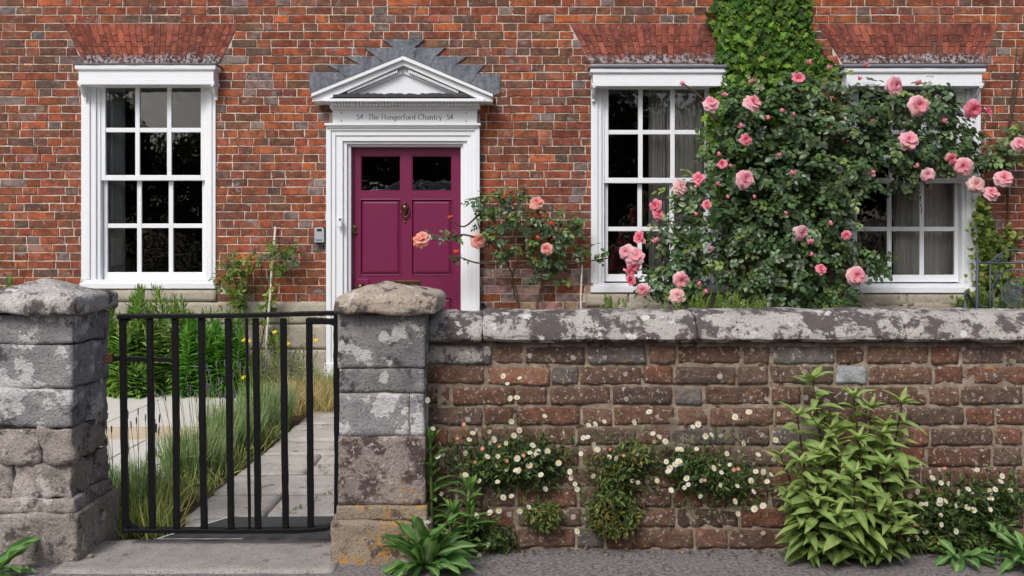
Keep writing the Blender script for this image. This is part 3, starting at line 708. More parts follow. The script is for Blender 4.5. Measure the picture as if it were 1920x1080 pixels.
door = part_empty('front_door', house)
YD = YF + .055
dl = MB(); x0, x1, zt = PX(658.5), PX(863.5), PZ(276)
def dz(y): return PZ(y, YD)
def dx(x): return PX(x, YD)
cols = ((675, 752), (771, 848)); rowsd = ((291, 359), (373, 517), (557, 690))
xs = [657, 675, 752, 771, 848, 865]; ys_ = [274, 291, 359, 373, 517, 557, 690, 716]
for i in range(5):
    for j in range(7):
        if i in (1, 3) and j in (1, 3, 5): continue
        dl.box(dx(xs[i]), dx(xs[i+1]), YD, YD + .045, dz(ys_[j+1]), dz(ys_[j]))
dl.build('door_leaf', M['door_paint'], door)
for (a, b) in cols:
    for j, (t, b2) in enumerate(rowsd):
        X0, X1, Z0, Z1 = dx(a), dx(b), dz(b2), dz(t)
        if j == 0:
            gm = MB(); gm.add([(X0, YD + .022, Z0), (X1, YD + .022, Z0), (X1, YD + .0225, Z1), (X0, YD + .0225, Z1)], [(0,1,2,3)]); gm.build('pane', M['glass'], door)
            bd = MB(); frame4(bd, X0, X1, Z0, Z1, X0 + .01, X1 - .01, Z0 + .01, Z1 - .01, YD + .006, YD + .021); bd.build('glazing_bead', M['door_paint'], door)
        else:
            pn = MB(); e = .035
            vs = [(X0, YD+.02, Z0), (X1, YD+.02, Z0), (X1, YD+.02, Z1), (X0, YD+.02, Z1), (X0+.008, YD+.016, Z0+.008), (X1-.008, YD+.016, Z0+.008), (X1-.008, YD+.016, Z1-.008), (X0+.008, YD+.016, Z1-.008),
                  (X0+e, YD+.0, Z0+e), (X1-e, YD+.0, Z0+e), (X1-e, YD+.0, Z1-e), (X0+e, YD+.0, Z1-e)]
            pn.add(vs, [(r_*4+k, r_*4+(k+1) % 4, r_*4+4+(k+1) % 4, r_*4+4+k) for r_ in (0, 1) for k in range(4)] + [(8, 9, 10, 11)])
            pn.build('panel', M['door_paint'], door)
            bd = MB(); frame4(bd, X0, X1, Z0, Z1, X0 + .009, X1 - .009, Z0 + .009, Z1 - .009, YD - .006, YD + .016); bd.build('bolection', M['door_paint'], door, bevel=.003)
lk = MB(); lk.box(dx(671), dx(692), YD - .012, YD, dz(545), dz(523)); lk.build('lock_block', M['door_paint'], door, bevel=.002)
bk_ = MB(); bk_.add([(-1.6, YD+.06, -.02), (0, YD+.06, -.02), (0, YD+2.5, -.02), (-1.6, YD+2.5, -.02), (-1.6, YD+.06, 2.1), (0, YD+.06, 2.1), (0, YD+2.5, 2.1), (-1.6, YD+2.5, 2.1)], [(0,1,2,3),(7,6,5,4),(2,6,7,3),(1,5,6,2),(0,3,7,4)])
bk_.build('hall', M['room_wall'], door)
kn = MB(); c = P(760, 393, YD)                      # urn knocker with its hinge and loop
kn.lathe([(.003, .045), (.008, .052), (.004, .06), (.002, .075)], (c.x, YD - .02, c.z), 'z', 10)
kn.lathe([(.004, -.045), (.010, -.03), (.024, -.005), (.030, .022), (.022, .034), (.012, .042), (.006, .046)], (c.x, YD - .018, c.z), 'z', 14)
kn.tube([(c.x + .034*math.cos(R(a)), YD - .018, c.z - .018 + .045*math.sin(R(a))) for a in range(10, -191, -20)], .005, 6)
kn.lathe([(.012, .0), (.012, .008), (.006, .014)], (c.x, YD, c.z - .075), 'y', 10)
kn.lathe([(.011, .0), (.009, .008), (.004, .012)], (c.x, YD, c.z - .103), 'y', 10); kn.build('knocker', M['brass'], door, smooth=True)
kb = MB(); c = P(678, 537.5, YD - .012); kb.lathe([(.030, 0), (.030, .006), (.012, .010), (.010, .03), (.026, .045), (.028, .058), (.018, .068), (.004, .07)], c, 'y', 18); kb.build('knob', M['brass'], door, smooth=True)
es = MB(); c = P(663.5, 537, YD); es.lathe([(.013, 0), (.013, .004), (.011, .006)], c, 'y', 14); es.build('escutcheon', M['brass'], door)
kh = MB(); kh.lathe([(.0035, .0062), (.0035, .0068)], c, 'y', 8); kh.box(c.x - .0018, c.x + .0018, YD - .0068, YD - .0062, c.z - .008, c.z); kh.build('keyhole', M['plastic_black'], door)
cy = MB(); a = P(664, 428, YD); cy.lathe([(.024, 0), (.024, .006), (.014, .008), (.013, .012)], a, 'y', 16); cy.box(a.x - .025, a.x + .023, YD - .022, YD - .002, a.z - .045, a.z - .03); cy.build('cylinder_lock', M['brass'], door)
lt2 = MB(); frame4(lt2, dx(738), dx(788), dz(540), dz(526.5), dx(741), dx(785), dz(538), dz(529), YD - .008, YD); lt2.box(dx(741), dx(785), YD - .004, YD, dz(538), dz(529)); lt2.build('letter_plate', M['brass'], door, bevel=.001)
ds = MB(); rough_block(ds, PX(600), PX(915), YF - .45, YF - .11, -.03, .05, .06, .012, .003, 4); ds.build('doorstep', M['flag_stone'], house, smooth=True)

# --- small fittings on the house front
yb2 = YF - .09
bell = thing('doorbell', P(637, 425, yb2), 'slim white doorbell button with a dark centre on the white door surround', 'doorbell')
b_ = MB(); b_.box(PX(633, yb2), PX(641.5, yb2), yb2 - .02, yb2 + .005, PZ(425.5, yb2), PZ(408, yb2)); b_.build('case', M['plastic_white'], bell, bevel=.004)
b_ = MB(); b_.lathe([(.009, 0), (.009, .003), (.006, .005)], P(637.3, 411.5, yb2 - .02), 'y', 12); b_.build('button', M['ink'], bell)
safe = thing('key_safe', P(601, 456, YF - .005), 'small grey key safe with black surround on brick beside the door', 'key safe')
ys2 = YF - .05
def rr(x0, x1, z0, z1, r=.02, n=5):
    pts = []
    for cx, cz, a in ((x1-r, z1-r, 0), (x0+r, z1-r, 90)): pts += [(cx + r*math.cos(R(a + 90*k/n)), cz + r*math.sin(R(a + 90*k/n))) for k in range(n+1)]
    return pts + [(x0, z0), (x1, z0)]
b_ = MB(); b_.prism(rr(PX(590.5, ys2), PX(612, ys2), PZ(456.5, ys2), PZ(425, ys2), .03), YF - .045, YF - .003); b_.build('surround', M['plastic_black'], safe, bevel=.004)
b_ = MB(); b_.prism(rr(PX(590, ys2), PX(608.5, ys2), PZ(455, ys2), PZ(426.5, ys2), .025), ys2 - .018, YF - .046); b_.build('cover', M['plastic_grey'], safe, bevel=.006)
b_ = MB(); b_.box(PX(595, ys2), PX(604, ys2), ys2 - .021, ys2 - .016, PZ(433.5, ys2), PZ(429, ys2)); b_.build('shutter_slot', M['plastic_black'], safe)
b_ = MB()
for k in range(5): b_.box(PX(592.5 + k*2.6, ys2), PX(594.3 + k*2.6, ys2), ys2 - .0195, ys2 - .017, PZ(451.4, ys2), PZ(448.6 + (k % 2) * .8, ys2))
b_.build('lettering', M['ink'], safe)
tap = thing('pipe_stub', P(898.5, 572, YF), 'short black pipe end sticking out of the brick right of the door', 'pipe')
b_ = MB(); c = P(898.5, 572, YF - .1); b_.lathe([(.016, 0), (.019, .09), (.019, .12), (.012, .12), (.010, .09)], (c.x + .03, YF, c.z), 'y', 12); b_.build('spout', M['plastic_black'], tap)
# ---------------------------------------------------------------- garden wall on the street
gw = thing('garden_wall', (.9, 3.6, 0), 'low weathered brick garden wall with lichened stone coping beside the gate', 'garden wall')
WX0, WX1 = PX(797, YW), 2.75
mo = MB(); rough_block(mo, WX0 - .02, WX1, YW + .0055, YW + .225, -.05, PZ(640, YW), .018, .004, .0045, 2, None, None, 3.0); mo.build('mortar', M['mortar_old'], gw, smooth=True)
zc = [PZ(646.5 + 38.3 * k, YW) for k in range(11)]
rw = random.Random(21)
def wcol():
    c = rw.choices([(104,80,67),(112,80,65),(94,78,68),(126,86,66),(96,90,86),(124,90,72)], [.32,.20,.26,.08,.08,.06])[0]; k = rw.uniform(.88, 1.15)
    return lin(*[v*k for v in c])
for k in range(10):
    jn = .0055 if k < 5 else .0035; z1, z0 = zc[k] - jn, zc[k+1] + jn
    x = WX0 + (rw.uniform(-.02, 0)); hd = k % 2 == 0
    if k == 0: x = PX(922, YW) + .006
    while x < WX1 - .05:
        if k == 0 and x > 0: pass
        wd = rw.uniform(.095, .112) if hd else rw.uniform(.212, .236); hd = not hd if rw.random() > .12 else hd
        a, b = max(x, WX0 + .004), min(x + wd, WX1); x = x + wd + rw.uniform(.006, .014)
        if b - a < .03: continue
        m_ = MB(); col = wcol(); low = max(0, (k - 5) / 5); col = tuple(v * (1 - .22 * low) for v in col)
        px = 960 + (a+b)/2 * F / YW
        if k == 1 and 1575 < px < 1625: col = lin(150, 154, 160)
        yo = rw.uniform(-.004, .003)
        tl, sh = rw.uniform(-.012, .012), rw.uniform(-.0025, .0025)
        cxm = (a + b) / 2
        dfm = lambda p: Vector((p.x, p.y + (p.x - cxm) * tl * 2, p.z + (p.x - cxm) * tl + sh))
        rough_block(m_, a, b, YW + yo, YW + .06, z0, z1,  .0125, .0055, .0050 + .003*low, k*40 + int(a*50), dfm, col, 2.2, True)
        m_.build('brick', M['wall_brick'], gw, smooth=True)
# stone block under the coping beside the pillar
m_ = MB(); rough_block(m_, WX0 + .003, PX(921, YW), YW - .012, YW + .1, zc[1] + .006, zc[0] - .003, .014, .008, .004, 7); m_.build('stone', M['coping_stone'], gw, smooth=True)
# rounded coping stones
def coping(x0, x1, seed, ztop=.871, lower=0):
    yc, hw = YW + .105, .155; zb_, h = PZ(643, YW - .05), 0
    z0 = zb_; H = ztop - z0
    def df(p):
        u = (p.y - yc) / hw; t = (p.z - z0) / H
        # square sides up to 45 % of the height, then a low round back
        lim = (1 - .62 * max(-1, min(1, u)) ** 4 - .14 * u * u)
        bev = .022 * max(0, .30 - t) / .30 if u < 0 else 0
        return Vector((p.x, p.y + bev, z0 + H * t * lim if t > .35 else p.z + (H * t * lim - H * t) * t / .35 + .006 * mnoise.noise(Vector((p.x*7, 0, seed)))))
    m_ = MB(); rough_block(m_, x0 + .001, x1 - .001, yc - hw, yc + hw, z0, ztop, .0165, .009, .0065, seed, df)
    m_.build('coping_stone', M['coping_stone'], gw, smooth=True)
cx = [WX0 + .008, PX(905, YW), PX(1303, YW), PX(1690, YW), PX(2010, YW), WX1]
for k in range(5): coping(cx[k], cx[k+1], 11 + k, .871 - (.004 if k == 0 else 0) + rw.uniform(-.003, .003))

# ---------------------------------------------------------------- gate pillars
def pillar(name, label, xa, xb, yf, courses, cap_mat, apex, capx, seed, ci=.007):
    """courses: (y top px, y bottom px, material, outset, roughness, vertical joints)"""
    xm = (xa + xb) / 2
    t = thing(name, (xm, yf + .17, 0), label, 'gate pillar', 'stone gate pillars')
    dep = .30
    co = MB(); co.box(xa + ci, xb - ci, yf + ci, yf + dep - ci, -.05, PZ(courses[0][0], yf) - .01); co.build('mortar', M['mortar_old'], t)
    for k, (y0, y1, mt, e, am, splits) in enumerate(courses):
        z1, z0 = PZ(y0, yf - e), PZ(y1, yf - e)
        if k == len(courses) - 1: z0 = -.05
        cuts = [0] + list(splits) + [1]
        for s0, s1 in zip(cuts[:-1], cuts[1:]):
            X0, X1 = xa - e + (xb - xa + 2*e) * s0, xa - e + (xb - xa + 2*e) * s1
            m_ = MB(); rough_block(m_, X0 + .001, X1 - .001, yf - e, yf + dep + e, z0 + .0006, z1 - .0006, .0145, .0045, am, seed + k*7 + int(s0*10), None, None, 1.0)
            m_.build('stone', M[mt], t, smooth=True)
    # hipped cap with a rounded edge
    (c0, c1), (yc0, yc1) = capx; zb_, ze, za = apex
    mx, my = (c0 + c1) / 2, (yc0 + yc1) / 2
    def df(p):
        u, v = abs(p.x - mx) / ((c1 - c0) / 2), abs(p.y - my) / ((yc1 - yc0) / 2)
        d = min(1, max(u, v) * .88 + .12 * math.hypot(u, v) / 1.2)
        d = max(0, d); tt = (p.z - zb_) / (ze - zb_)
        rise = (za - ze) * (1 - d) ** .92
        return Vector((p.x, p.y, p.z + rise * max(0, min(1, tt))))
    m_ = MB(); rough_block(m_, c0, c1, yc0, yc1, zb_, ze, .0125, .015, .0095, seed + 90, df); m_.build('cap', M[cap_mat], t, smooth=True)
    return t
pillar('gate_pillar', 'tall grey gate pillar with pale lichened cap and broken lower stones beside the gate latch', -1.845, -1.538, 3.36,
       [(590, 646, 'stone_grey', .004, .006, ()), (646, 729, 'stone_grey', .0, .007, ()), (729, 802, 'stone_grey', -.002, .010, ()), (802, 868, 'stone_foot', -.003, .020, (.62,)), (868, 936, 'stone_foot', -.004, .022, (.3,)), (936, 964, 'stone_foot', .012, .009, ()), (964, 1066, 'stone_foot', .03, .009, ())],
       'stone_cap_pale', (.868, .932, .987), ((-1.875, -1.508), (3.305, 3.685)), 3, .03)
pillar('gate_pillar', 'gate pillar with buff hipped cap and orange lichen joining the brick wall', -.607, -.305, 3.36,
       [(588, 691, 'stone_dark', .004, .004, ()), (691, 737, 'stone_dark', .0, .006, ()), (737, 818, 'stone_grey', .0, .006, (.82,)), (818, 948, 'stone_speckled', .003, .005, ()), (948, 978, 'stone_orange', .010, .005, ()), (978, 1066, 'stone_orange', .026, .008, ())],
       'stone_cap', (.872, .930, .985), ((-.618, -.255), (3.305, 3.665)), 40)

# ---------------------------------------------------------------- iron gate
YG = 3.50
gate = thing('iron_gate', (PX(430, YG), YG, .07), 'black wrought iron gate of plain upright bars hung between the stone pillars', 'gate')
IB = M['iron_black']
def G(px, py): return Vector((PX(px, YG), YG, PZ(py, YG)))
def bar(name, pts, w, d, seed, par=gate, mat=IB):
    """a hand-forged flat bar through pixel points"""
    m_ = MB(); rg2 = random.Random(seed); n = 10; vs = []
    tot = []
    for (a, b) in zip(pts[:-1], pts[1:]):
        tot += [(a[0] + (b[0]-a[0])*k/n, a[1] + (b[1]-a[1])*k/n) for k in range(n)]
    tot.append(pts[-1]); m = len(tot)
    for i, (x, y) in enumerate(tot):
        c = G(x, y); a, b = G(*tot[max(i-1, 0)]), G(*tot[min(i+1, m-1)]); dr = (b - a).normalized(); nn = Vector((-dr.z, 0, dr.x))
        j = rg2.uniform(-.0006, .0006); ww = w/2 + rg2.uniform(-.0005, .0008)
        vs += [c + nn*(ww + j) + Vector((0, -d/2, 0)), c + nn*(-ww + j) + Vector((0, -d/2, 0)), c + nn*(-ww + j) + Vector((0, d/2, 0)), c + nn*(ww + j) + Vector((0, d/2, 0))]
    fs = [(4*i+k, 4*i+(k+1) % 4, 4*i+4+(k+1) % 4, 4*i+4+k) for i in range(m-1) for k in range(4)] + [(3,2,1,0), (4*m-4, 4*m-3, 4*m-2, 4*m-1)]
    m_.add(vs, fs); o = m_.build(name, mat, par, bevel=.002); return o
bar('top_rail', [(223, 593), (330, 592.5), (480, 591), (560, 588.5), (634, 587)], .016, .040, 1)
bar('bottom_rail', [(230, 993.5), (430, 994.5), (560, 994), (610, 990), (633, 983)], .016, .034, 2)
for k, (a, b) in enumerate(((230, 236), (281, 286), (328.5, 331.5), (378, 383), (428, 433.5), (479, 484), (531.5, 536), (579.5, 583))):
    bar('upright', [(a, 597), (a*.5 + b*.5 + (k % 3 - 1) * .6, 800), (b, 990)], .0215, .020, 10 + k)
bar('thin_rod', [(462.5, 597), (468, 990)], .0095, .010, 30)
bar('hinge_stile', [(631.5, 592), (631, 700), (633, 850), (632, 984)], .019, .03, 31)
bar('hinge_strap', [(576, 601), (605, 602), (632, 603)], .022, .026, 32)
bar('latch_bar', [(214, 672), (280, 673.5), (334, 675)], .017, .012, 33)
bar('corner_brace', [(238, 976), (243, 984), (256, 990.5)], .016, .018, 34)
bar('corner_brace', [(234, 606), (237, 600.5), (246, 597.5)], .010, .018, 36)
bar('corner_brace', [(633, 615), (629, 608), (620, 604.5)], .014, .018, 37)
bar('latch_catch', [(196, 674), (213, 671)], .030, .025, 35, gate, M['rust'])

# ---------------------------------------------------------------- step, mat, path and patio
sp = MB(); rough_block(sp, -1.56, -.60, 3.235, 3.585, -.06, .014, .03, .012, .004, 12)
tag(sp.build('entrance_step', M['step_stone'], smooth=True), 'worn grey stone step in front of the iron gate', 'step')
mt = thing('gateway_mat', (-1.0, 3.72, 0), 'dark grey mat with thin white edging lying just behind the gate', 'mat')
def gp(px, py, z=0.0): Y = (CH - z) * F / (py - HZ); return ((px - 960) / F * Y, Y)
q = [gp(288, 1019), gp(640, 1019), gp(655, 973), gp(432, 975)]
m_ = MB(); m_.add([(x, y, .012) for x, y in q] + [(x, y, -.01) for x, y in q], [(0,1,2,3),(0,4,5,1),(1,5,6,2),(2,6,7,3),(3,7,4,0)]); m_.build('pad', M['mat'], mt)
m_ = MB()
def strip(a, b, w):
    a, b = Vector(a), Vector(b); d = (b-a).normalized(); n = Vector((-d.y, d.x)) * w
    m_.add([(a.x, a.y, .016), (b.x, b.y, .016), (b.x+n.x, b.y+n.y, .016), (a.x+n.x, a.y+n.y, .016)], [(0,1,2,3)])
strip(q[0], gp(455, 1019), .008); strip(q[3], q[0], .008); m_.build('edging', M['plastic_white'], mt)
pth = MB(); pth.box(-1.34, -.42, 3.60, 7.5, -.08, -.028); path = pth.build('path', M['soil'], kind='structure')
rp = random.Random(4); y = 3.92; k = 0
while y < 7.45:
    d = rp.uniform(.34, .52); sx = -.88 + (.12 if k % 2 else -.10) + rp.uniform(-.05, .05); y2 = min(y + d, 7.5)
    for a, b in ((-1.34, sx), (sx, -.40)):
        m_ = MB(); tz = rp.uniform(-.006, .006)
        rough_block(m_, a + .006, b - .006, y + .006, y2 - .006, -.05, .003 + tz, .04, .010, .004, int(y*100), lambda p: Vector((p.x, p.y + .05 * (p.x + .9), p.z)))
        m_.build('flagstone', M['flag_brown' if y > 6.2 else 'flag_stone'], path, smooth=True)
    y = y2; k += 1
m_ = MB(); rough_block(m_, -1.30, -.42, 3.60, 3.915, -.05, .0, .04, .01, .003, 5); m_.build('flagstone', M['flag_stone'], path, smooth=True)
pt = MB(); pt.box(-5.2, -1.66, 4.4, 7.42, -.08, -.012); pat = pt.build('patio', M['mortar_old'], kind='structure')
yl = [4.4, 4.95, 5.52, 5.93, 6.76, 7.42]; kx = 0
for j in range(5):
    xs = [-5.2, -4.35, -3.45, -2.555, -1.66] if j != 1 else [-5.2, -4.7, -3.8, -2.9, -2.1, -1.66]
    for a, b in zip(xs[:-1], xs[1:]):
        m_ = MB(); m_.box(a + .004, b - .004, yl[j] + .004, yl[j+1] - .004, -.05, rp.uniform(-.001, .002)); m_.build('paving_slab', M['patio_peach' if j == 2 else 'patio_stone'], pat, bevel=.003)
for px, py, s in ((170, 1046, .010), (212, 1021, .007)):
    Y = (CH - .012) * F / (py - HZ); m_ = MB(); c = Vector(((px-960)/F*Y, Y, .014 + s*.5)); rough_block(m_, c.x - s, c.x + s, c.y - s, c.y + s, c.z - s*.7, c.z + s*.7, s*.5, s*.6, s*.2, int(px))
    tag(m_.build('pebble', M['pebble'], smooth=True), 'pale pebble on the stone step by the grey pillar' if s > .008 else 'tiny dark pebble at the back of the stone step', 'pebble')
# ---------------------------------------------------------------- flowers
def rose_mesh(name, seed, cin, cout, layers=((5, 12, .55, .30), (6, 32, .74, .40), (7, 56, .92, .48), (8, 80, 1.0, .52))):
    rg = random.Random(seed); mb = MB(); ns, ntt = 4, 4
    for li, (n, phi, Rr, wd) in enumerate(layers):
        for k in range(n):
            th = 2*math.pi*(k + rg.uniform(-.25, .25))/n + li*.7; ph = R(phi + rg.uniform(-9, 9)); rr = Rr*rg.uniform(.86, 1.08); ww = wd*rg.uniform(.9, 1.1)
            curl = R(rg.uniform(12, 42)); vs = []; er = Vector((math.cos(th), math.sin(th), 0)); et = Vector((-math.sin(th), math.cos(th), 0))
            ruf = [rg.uniform(-.07, .07) for _ in range(ntt + 1)]; wav = [rg.uniform(-.05, .05) for _ in range(ntt + 1)]
            for i in range(ns + 1):
                s = i / ns
                for j in range(ntt + 1):
                    t = j / ntt * 2 - 1; a = ph + curl * s * s
                    sl = s * (1 - .16 * t*t) + ruf[j] * s * s
                    out = rr*sl*math.sin(a) - .16*t*t*(1 - s*.4)*rr; z = rr*sl*math.cos(a) + .05 + wav[j]*s
                    vs.append(er*out + et*(t*ww*math.sqrt(max(s, .02))*(1 - .22*s)) + Vector((0, 0, z)))
            f = li / (len(layers) - 1); b = len(mb.v)
            mb.add(vs, [(i*(ntt+1)+j, i*(ntt+1)+j+1, (i+1)*(ntt+1)+j+1, (i+1)*(ntt+1)+j) for i in range(ns) for j in range(ntt)])
            for i in range(ns + 1):
                for j in range(ntt + 1):
                    q = min(1, .25*f + .75*(i/ns)*(.35 + .65*f)); kk = rg.uniform(.93, 1.05)
                    mb.c[b + i*(ntt+1) + j] = tuple((cin[c] + (cout[c]-cin[c])*q)*kk for c in range(3)) + (1,)
    mb.lathe([(.02, -.34), (.10, -.18), (.16, -.04), (.10, .02)], n=7, col=lin(70, 96, 50))
    me = bpy.data.meshes.new(name); me.from_pydata(mb.v, [], mb.f); me.materials.append(M['petal'])
    ca = me.color_attributes.new('Col', 'FLOAT_COLOR', 'POINT'); ca.data.foreach_set('color', np.array(mb.c, dtype=np.float32).ravel())
    me.polygons.foreach_set('use_smooth', [True]*len(me.polygons)); me.update(); return me
def bud_mesh(name, col, tip):
    mb = MB(); prof = [(.05, -.5), (.30, -.42), (.44, -.1), (.42, .2), (.30, .5), (.12, .78), (.02, .9)]; n = 8
    mb.lathe(prof, n=n); mb.c = [tuple(col[c] + (tip[c]-col[c])*min(1, max(0, (v[2] + .3))) for c in range(3)) + (1,) for v in mb.v]
    for k in range(5):
        t = 2*math.pi*k/5; er = Vector((math.cos(t), math.sin(t), 0)); et = Vector((-er.y, er.x, 0))
        mb.add([er*.32 + et*.18 + Vector((0,0,-.42)), er*.32 - et*.18 + Vector((0,0,-.42)), er*.62 + Vector((0,0,.1)), er*.1 + Vector((0,0,-.6))], [(0,1,2),(0,3,1)], lin(92, 118, 66))
    for k in range(3):      # loosening outer petals
        t = 2*math.pi*k/3 + .4; er = Vector((math.cos(t), math.sin(t), 0)); et = Vector((-er.y, er.x, 0))
        mb.add([er*.3 + et*.3 + Vector((0,0,-.2)), er*.3 - et*.3 + Vector((0,0,-.2)), er*.72 - et*.3 + Vector((0,0,.45)), er*.8 + Vector((0,0,.6)), er*.72 + et*.3 + Vector((0,0,.45))], [(0,1,2,3,4)], tip)
    me = bpy.data.meshes.new(name); me.from_pydata(mb.v, [], mb.f); me.materials.append(M['petal'])
    ca = me.color_attributes.new('Col', 'FLOAT_COLOR', 'POINT'); ca.data.foreach_set('color', np.array(mb.c, dtype=np.float32).ravel()); me.update(); return me
PINK = [rose_mesh('rose_bloom', 1, lin(236, 124, 146), lin(250, 208, 218)), rose_mesh('rose_bloom', 2, lin(234, 136, 160), lin(250, 200, 214)),
        rose_mesh('rose_bloom', 3, lin(232, 150, 170), lin(246, 208, 218)), rose_mesh('rose_bloom', 4, lin(230, 92, 116), lin(246, 170, 190), ((5,10,.6,.3),(5,25,.85,.42),(5,50,1.,.5),(5,74,1.05,.55)))]
PINK.insert(2, rose_mesh('rose_bloom', 12, lin(226,160,164), lin(242,214,212), ((4,20,.5,.3),(6,45,.75,.42),(7,72,.95,.5),(8,98,1.05,.5))))
HALF = [rose_mesh('rose_bloom', 6, lin(228, 88, 116), lin(246, 164, 188), ((4, 8, .9, .36), (5, 22, 1.1, .5), (4, 42, 1.15, .5)))]
PEACH = [rose_mesh('rose_bloom', 8, lin(236, 124, 88), lin(250, 194, 164)), rose_mesh('rose_bloom', 9, lin(230, 126, 116), lin(248, 194, 188))]
BUDP, BUDR = bud_mesh('rose_bud', lin(224, 84, 112), lin(246, 168, 188)), bud_mesh('rose_bud', lin(214, 66, 52), lin(238, 110, 80))
def put(name, me, parent, p, axis, size, spin=0.):
    o = bpy.data.objects.new(name, me); link(o, parent); q = Vector(axis).to_track_quat('Z', 'Y')
    m = Matrix.Translation(Vector(p) - WL[parent.name]) @ q.to_matrix().to_4x4() @ Matrix.Rotation(spin, 4, 'Z') @ Matrix.Diagonal((size, size, size, 1))
    o.matrix_local = m; return o
def bloom(parent, px, py, d, Y, kind='pink', rg=rnd):
    p = P(px, py, Y); r_ = d / 2 / F * Y; ax = Vector((rg.uniform(-.75, .75), -1, rg.uniform(-.25, .75)))
    if d <= 16:
        return put('rose_bud', BUDP if kind == 'pink' else BUDR, parent, p, Vector((rg.uniform(-.7, .7), -.35, rg.uniform(.3, 1))), r_ * 1.15, rg.uniform(0, 6))
    me = rg.choice(PEACH) if kind == 'peach' else (rg.choice(HALF + PINK[4:]) if d < 23 else rg.choice(PINK))
    return put('rose_bloom', me, parent, p + Vector((0, .03, 0)), ax, r_ * 1.18, rg.uniform(0, 6))

# ---------------------------------------------------------------- sprays of leaves
def blobs_sample(bl, n_per_area, shell=.55, gap=None):
    """points and outward normals in ellipsoids given in pixels: (px, py, rx, ry, Y, depth)"""
    PP = []; NN = []
    for (px, py, rx, ry, Y, dp) in bl:
        k = F / Y; a, b = rx / k, ry / k; n = max(3, int(n_per_area * a * b * 40))
        d = rand_dir(n); d[:, 1] = -np.abs(d[:, 1]) * .9 + .25 * npr.random(n); rr = (shell + (1 - shell) * npr.random(n) ** .6)[:, None] * (1 + npr.normal(0, .09, (n, 1)))
        d = nrm(d); c = np.array(P(px, py, Y)); PP.append(c + d * rr * np.array([a, dp, b])); NN.append(nrm(d / np.array([a, dp, b])))
    PP, NN = np.concatenate(PP), np.concatenate(NN)
    if gap is not None:
        keep = np.array([mnoise.noise(Vector(p)*gap[0]) + .4*mnoise.noise(Vector(p)*gap[0]*2.7) > gap[1] for p in PP]); PP, NN = PP[keep], NN[keep]
    return PP, NN
def compound(name, PP, NN, size, pal, mat, parent, ymax=YF - .03, leaflets=5, aspect=.62, var=.2, droop=.35):
    """rose leaves: a short rachis with a terminal leaflet and pairs beside it"""
    n = len(PP); up = np.tile([[0, -.35, .75]], (n, 1)); N0 = nrm(NN * .75 + up + npr.normal(0, .38, (n, 3)))
    A = npr.normal(0, 1, (n, 3)); A[:, 2] -= droop; A = nrm(A - N0 * np.sum(A*N0, 1, keepdims=True)); S = np.cross(N0, A)
    sz = size * npr.uniform(.7, 1.2, n)[:, None]; base = leafcols(n, pal, var)
    Ps = []; Ds = []; Ns = []; Ls = []; Cs = []
    lay = [(1.0, 0, 0)] + [(f, s, .95) for f in ((.45, .0) if leaflets == 5 else (.45,)) for s in (-1, 1)]
    for f, s, an in lay:
        Ps.append(PP + A*sz*f*1.15); D = A*math.cos(an) + S*s*math.sin(an) + npr.normal(0, .13, (n, 3)); Ds.append(D)
        Ns.append(N0 + npr.normal(0, .22, (n, 3))); Ls.append(sz[:, 0]*(1.05 if s == 0 else .9)*npr.uniform(.85, 1.1, n)); Cs.append(base*npr.uniform(.88, 1.12, (n, 1)))
    Pn = np.concatenate(Ps); Pn[:, 1] = np.minimum(Pn[:, 1], ymax); L = np.concatenate(Ls)
    return leaves(name, OVATE, Pn, np.concatenate(Ds), np.concatenate(Ns), L, L*aspect*1.18, np.concatenate(Cs), mat, parent)
def canes(parent, lines, r, name='cane', mat='bark'):
    for ln in lines:
        m_ = MB(); pts = [P(*p) for p in ln]; out = []
        for i in range(len(pts) - 1):
            p0, p1, p2, p3 = pts[max(i-1, 0)], pts[i], pts[i+1], pts[min(i+2, len(pts)-1)]
            for t in (0, .25, .5, .75):
                out.append(.5*((2*p1) + (p2-p0)*t + (2*p0-5*p1+4*p2-p3)*t*t + (3*p1-p0-3*p2+p3)*t**3))
        out.append(pts[-1]); m_.tube(out, [r*(1 - .6*i/len(out)) for i in range(len(out))], 6); m_.build(name, M[mat], parent, smooth=True)

# ---- ivy climbing the wall between the right windows
ivy = thing('ivy', P(1440, 600, 7.9), 'bright green ivy column climbing the brick above the pink rose', 'ivy')
N = 8000; t = npr.random(N); py = -60 + t * 480; cxp = 1432 + 8*np.sin(py*.02); hw = np.where(py < 80, 92 + 10*np.sin(py*.05), 96 + (py-80)*.05)
px = cxp + hw * npr.uniform(-1, 1, N) * (1 - .12*npr.random(N)) + npr.normal(0, 5, N)
sel = ~((px > 1520) & (py < 60)) & ~((px < 1345) & (py > 60) & (py < 105)); px, py = px[sel], py[sel]
ext = np.stack([npr.uniform(1500, 1575, 420), npr.uniform(85, 150, 420)], 1); ext = ext[ext[:, 0] - 1500 < (ext[:, 1] - 78) * 1.6]
px = np.concatenate([px, ext[:, 0]]); py = np.concatenate([py, ext[:, 1]]); n = len(px)
dep = .04 + .24*np.clip(1 - ((px - 1434)/100)**2, 0, 1)*npr.random(n)**.5; Y = YF - dep
PP = np.stack([(px-960)/F*Y, Y, CH-(py-HZ)/F*Y], 1)
D = npr.normal(0, .45, (n, 3)); D[:, 2] -= 1.0; Nn = np.tile([[0, -1., .55]], (n, 1)) + npr.normal(0, .35, (n, 3)); L = npr.uniform(.040, .070, n)
leaves('foliage', IVY, PP, D, Nn, L, L*1.05, leafcols(n, [lin(92,126,42), lin(70,104,34), lin(112,142,54), lin(54,86,30)], .2), M['leaf'], ivy)
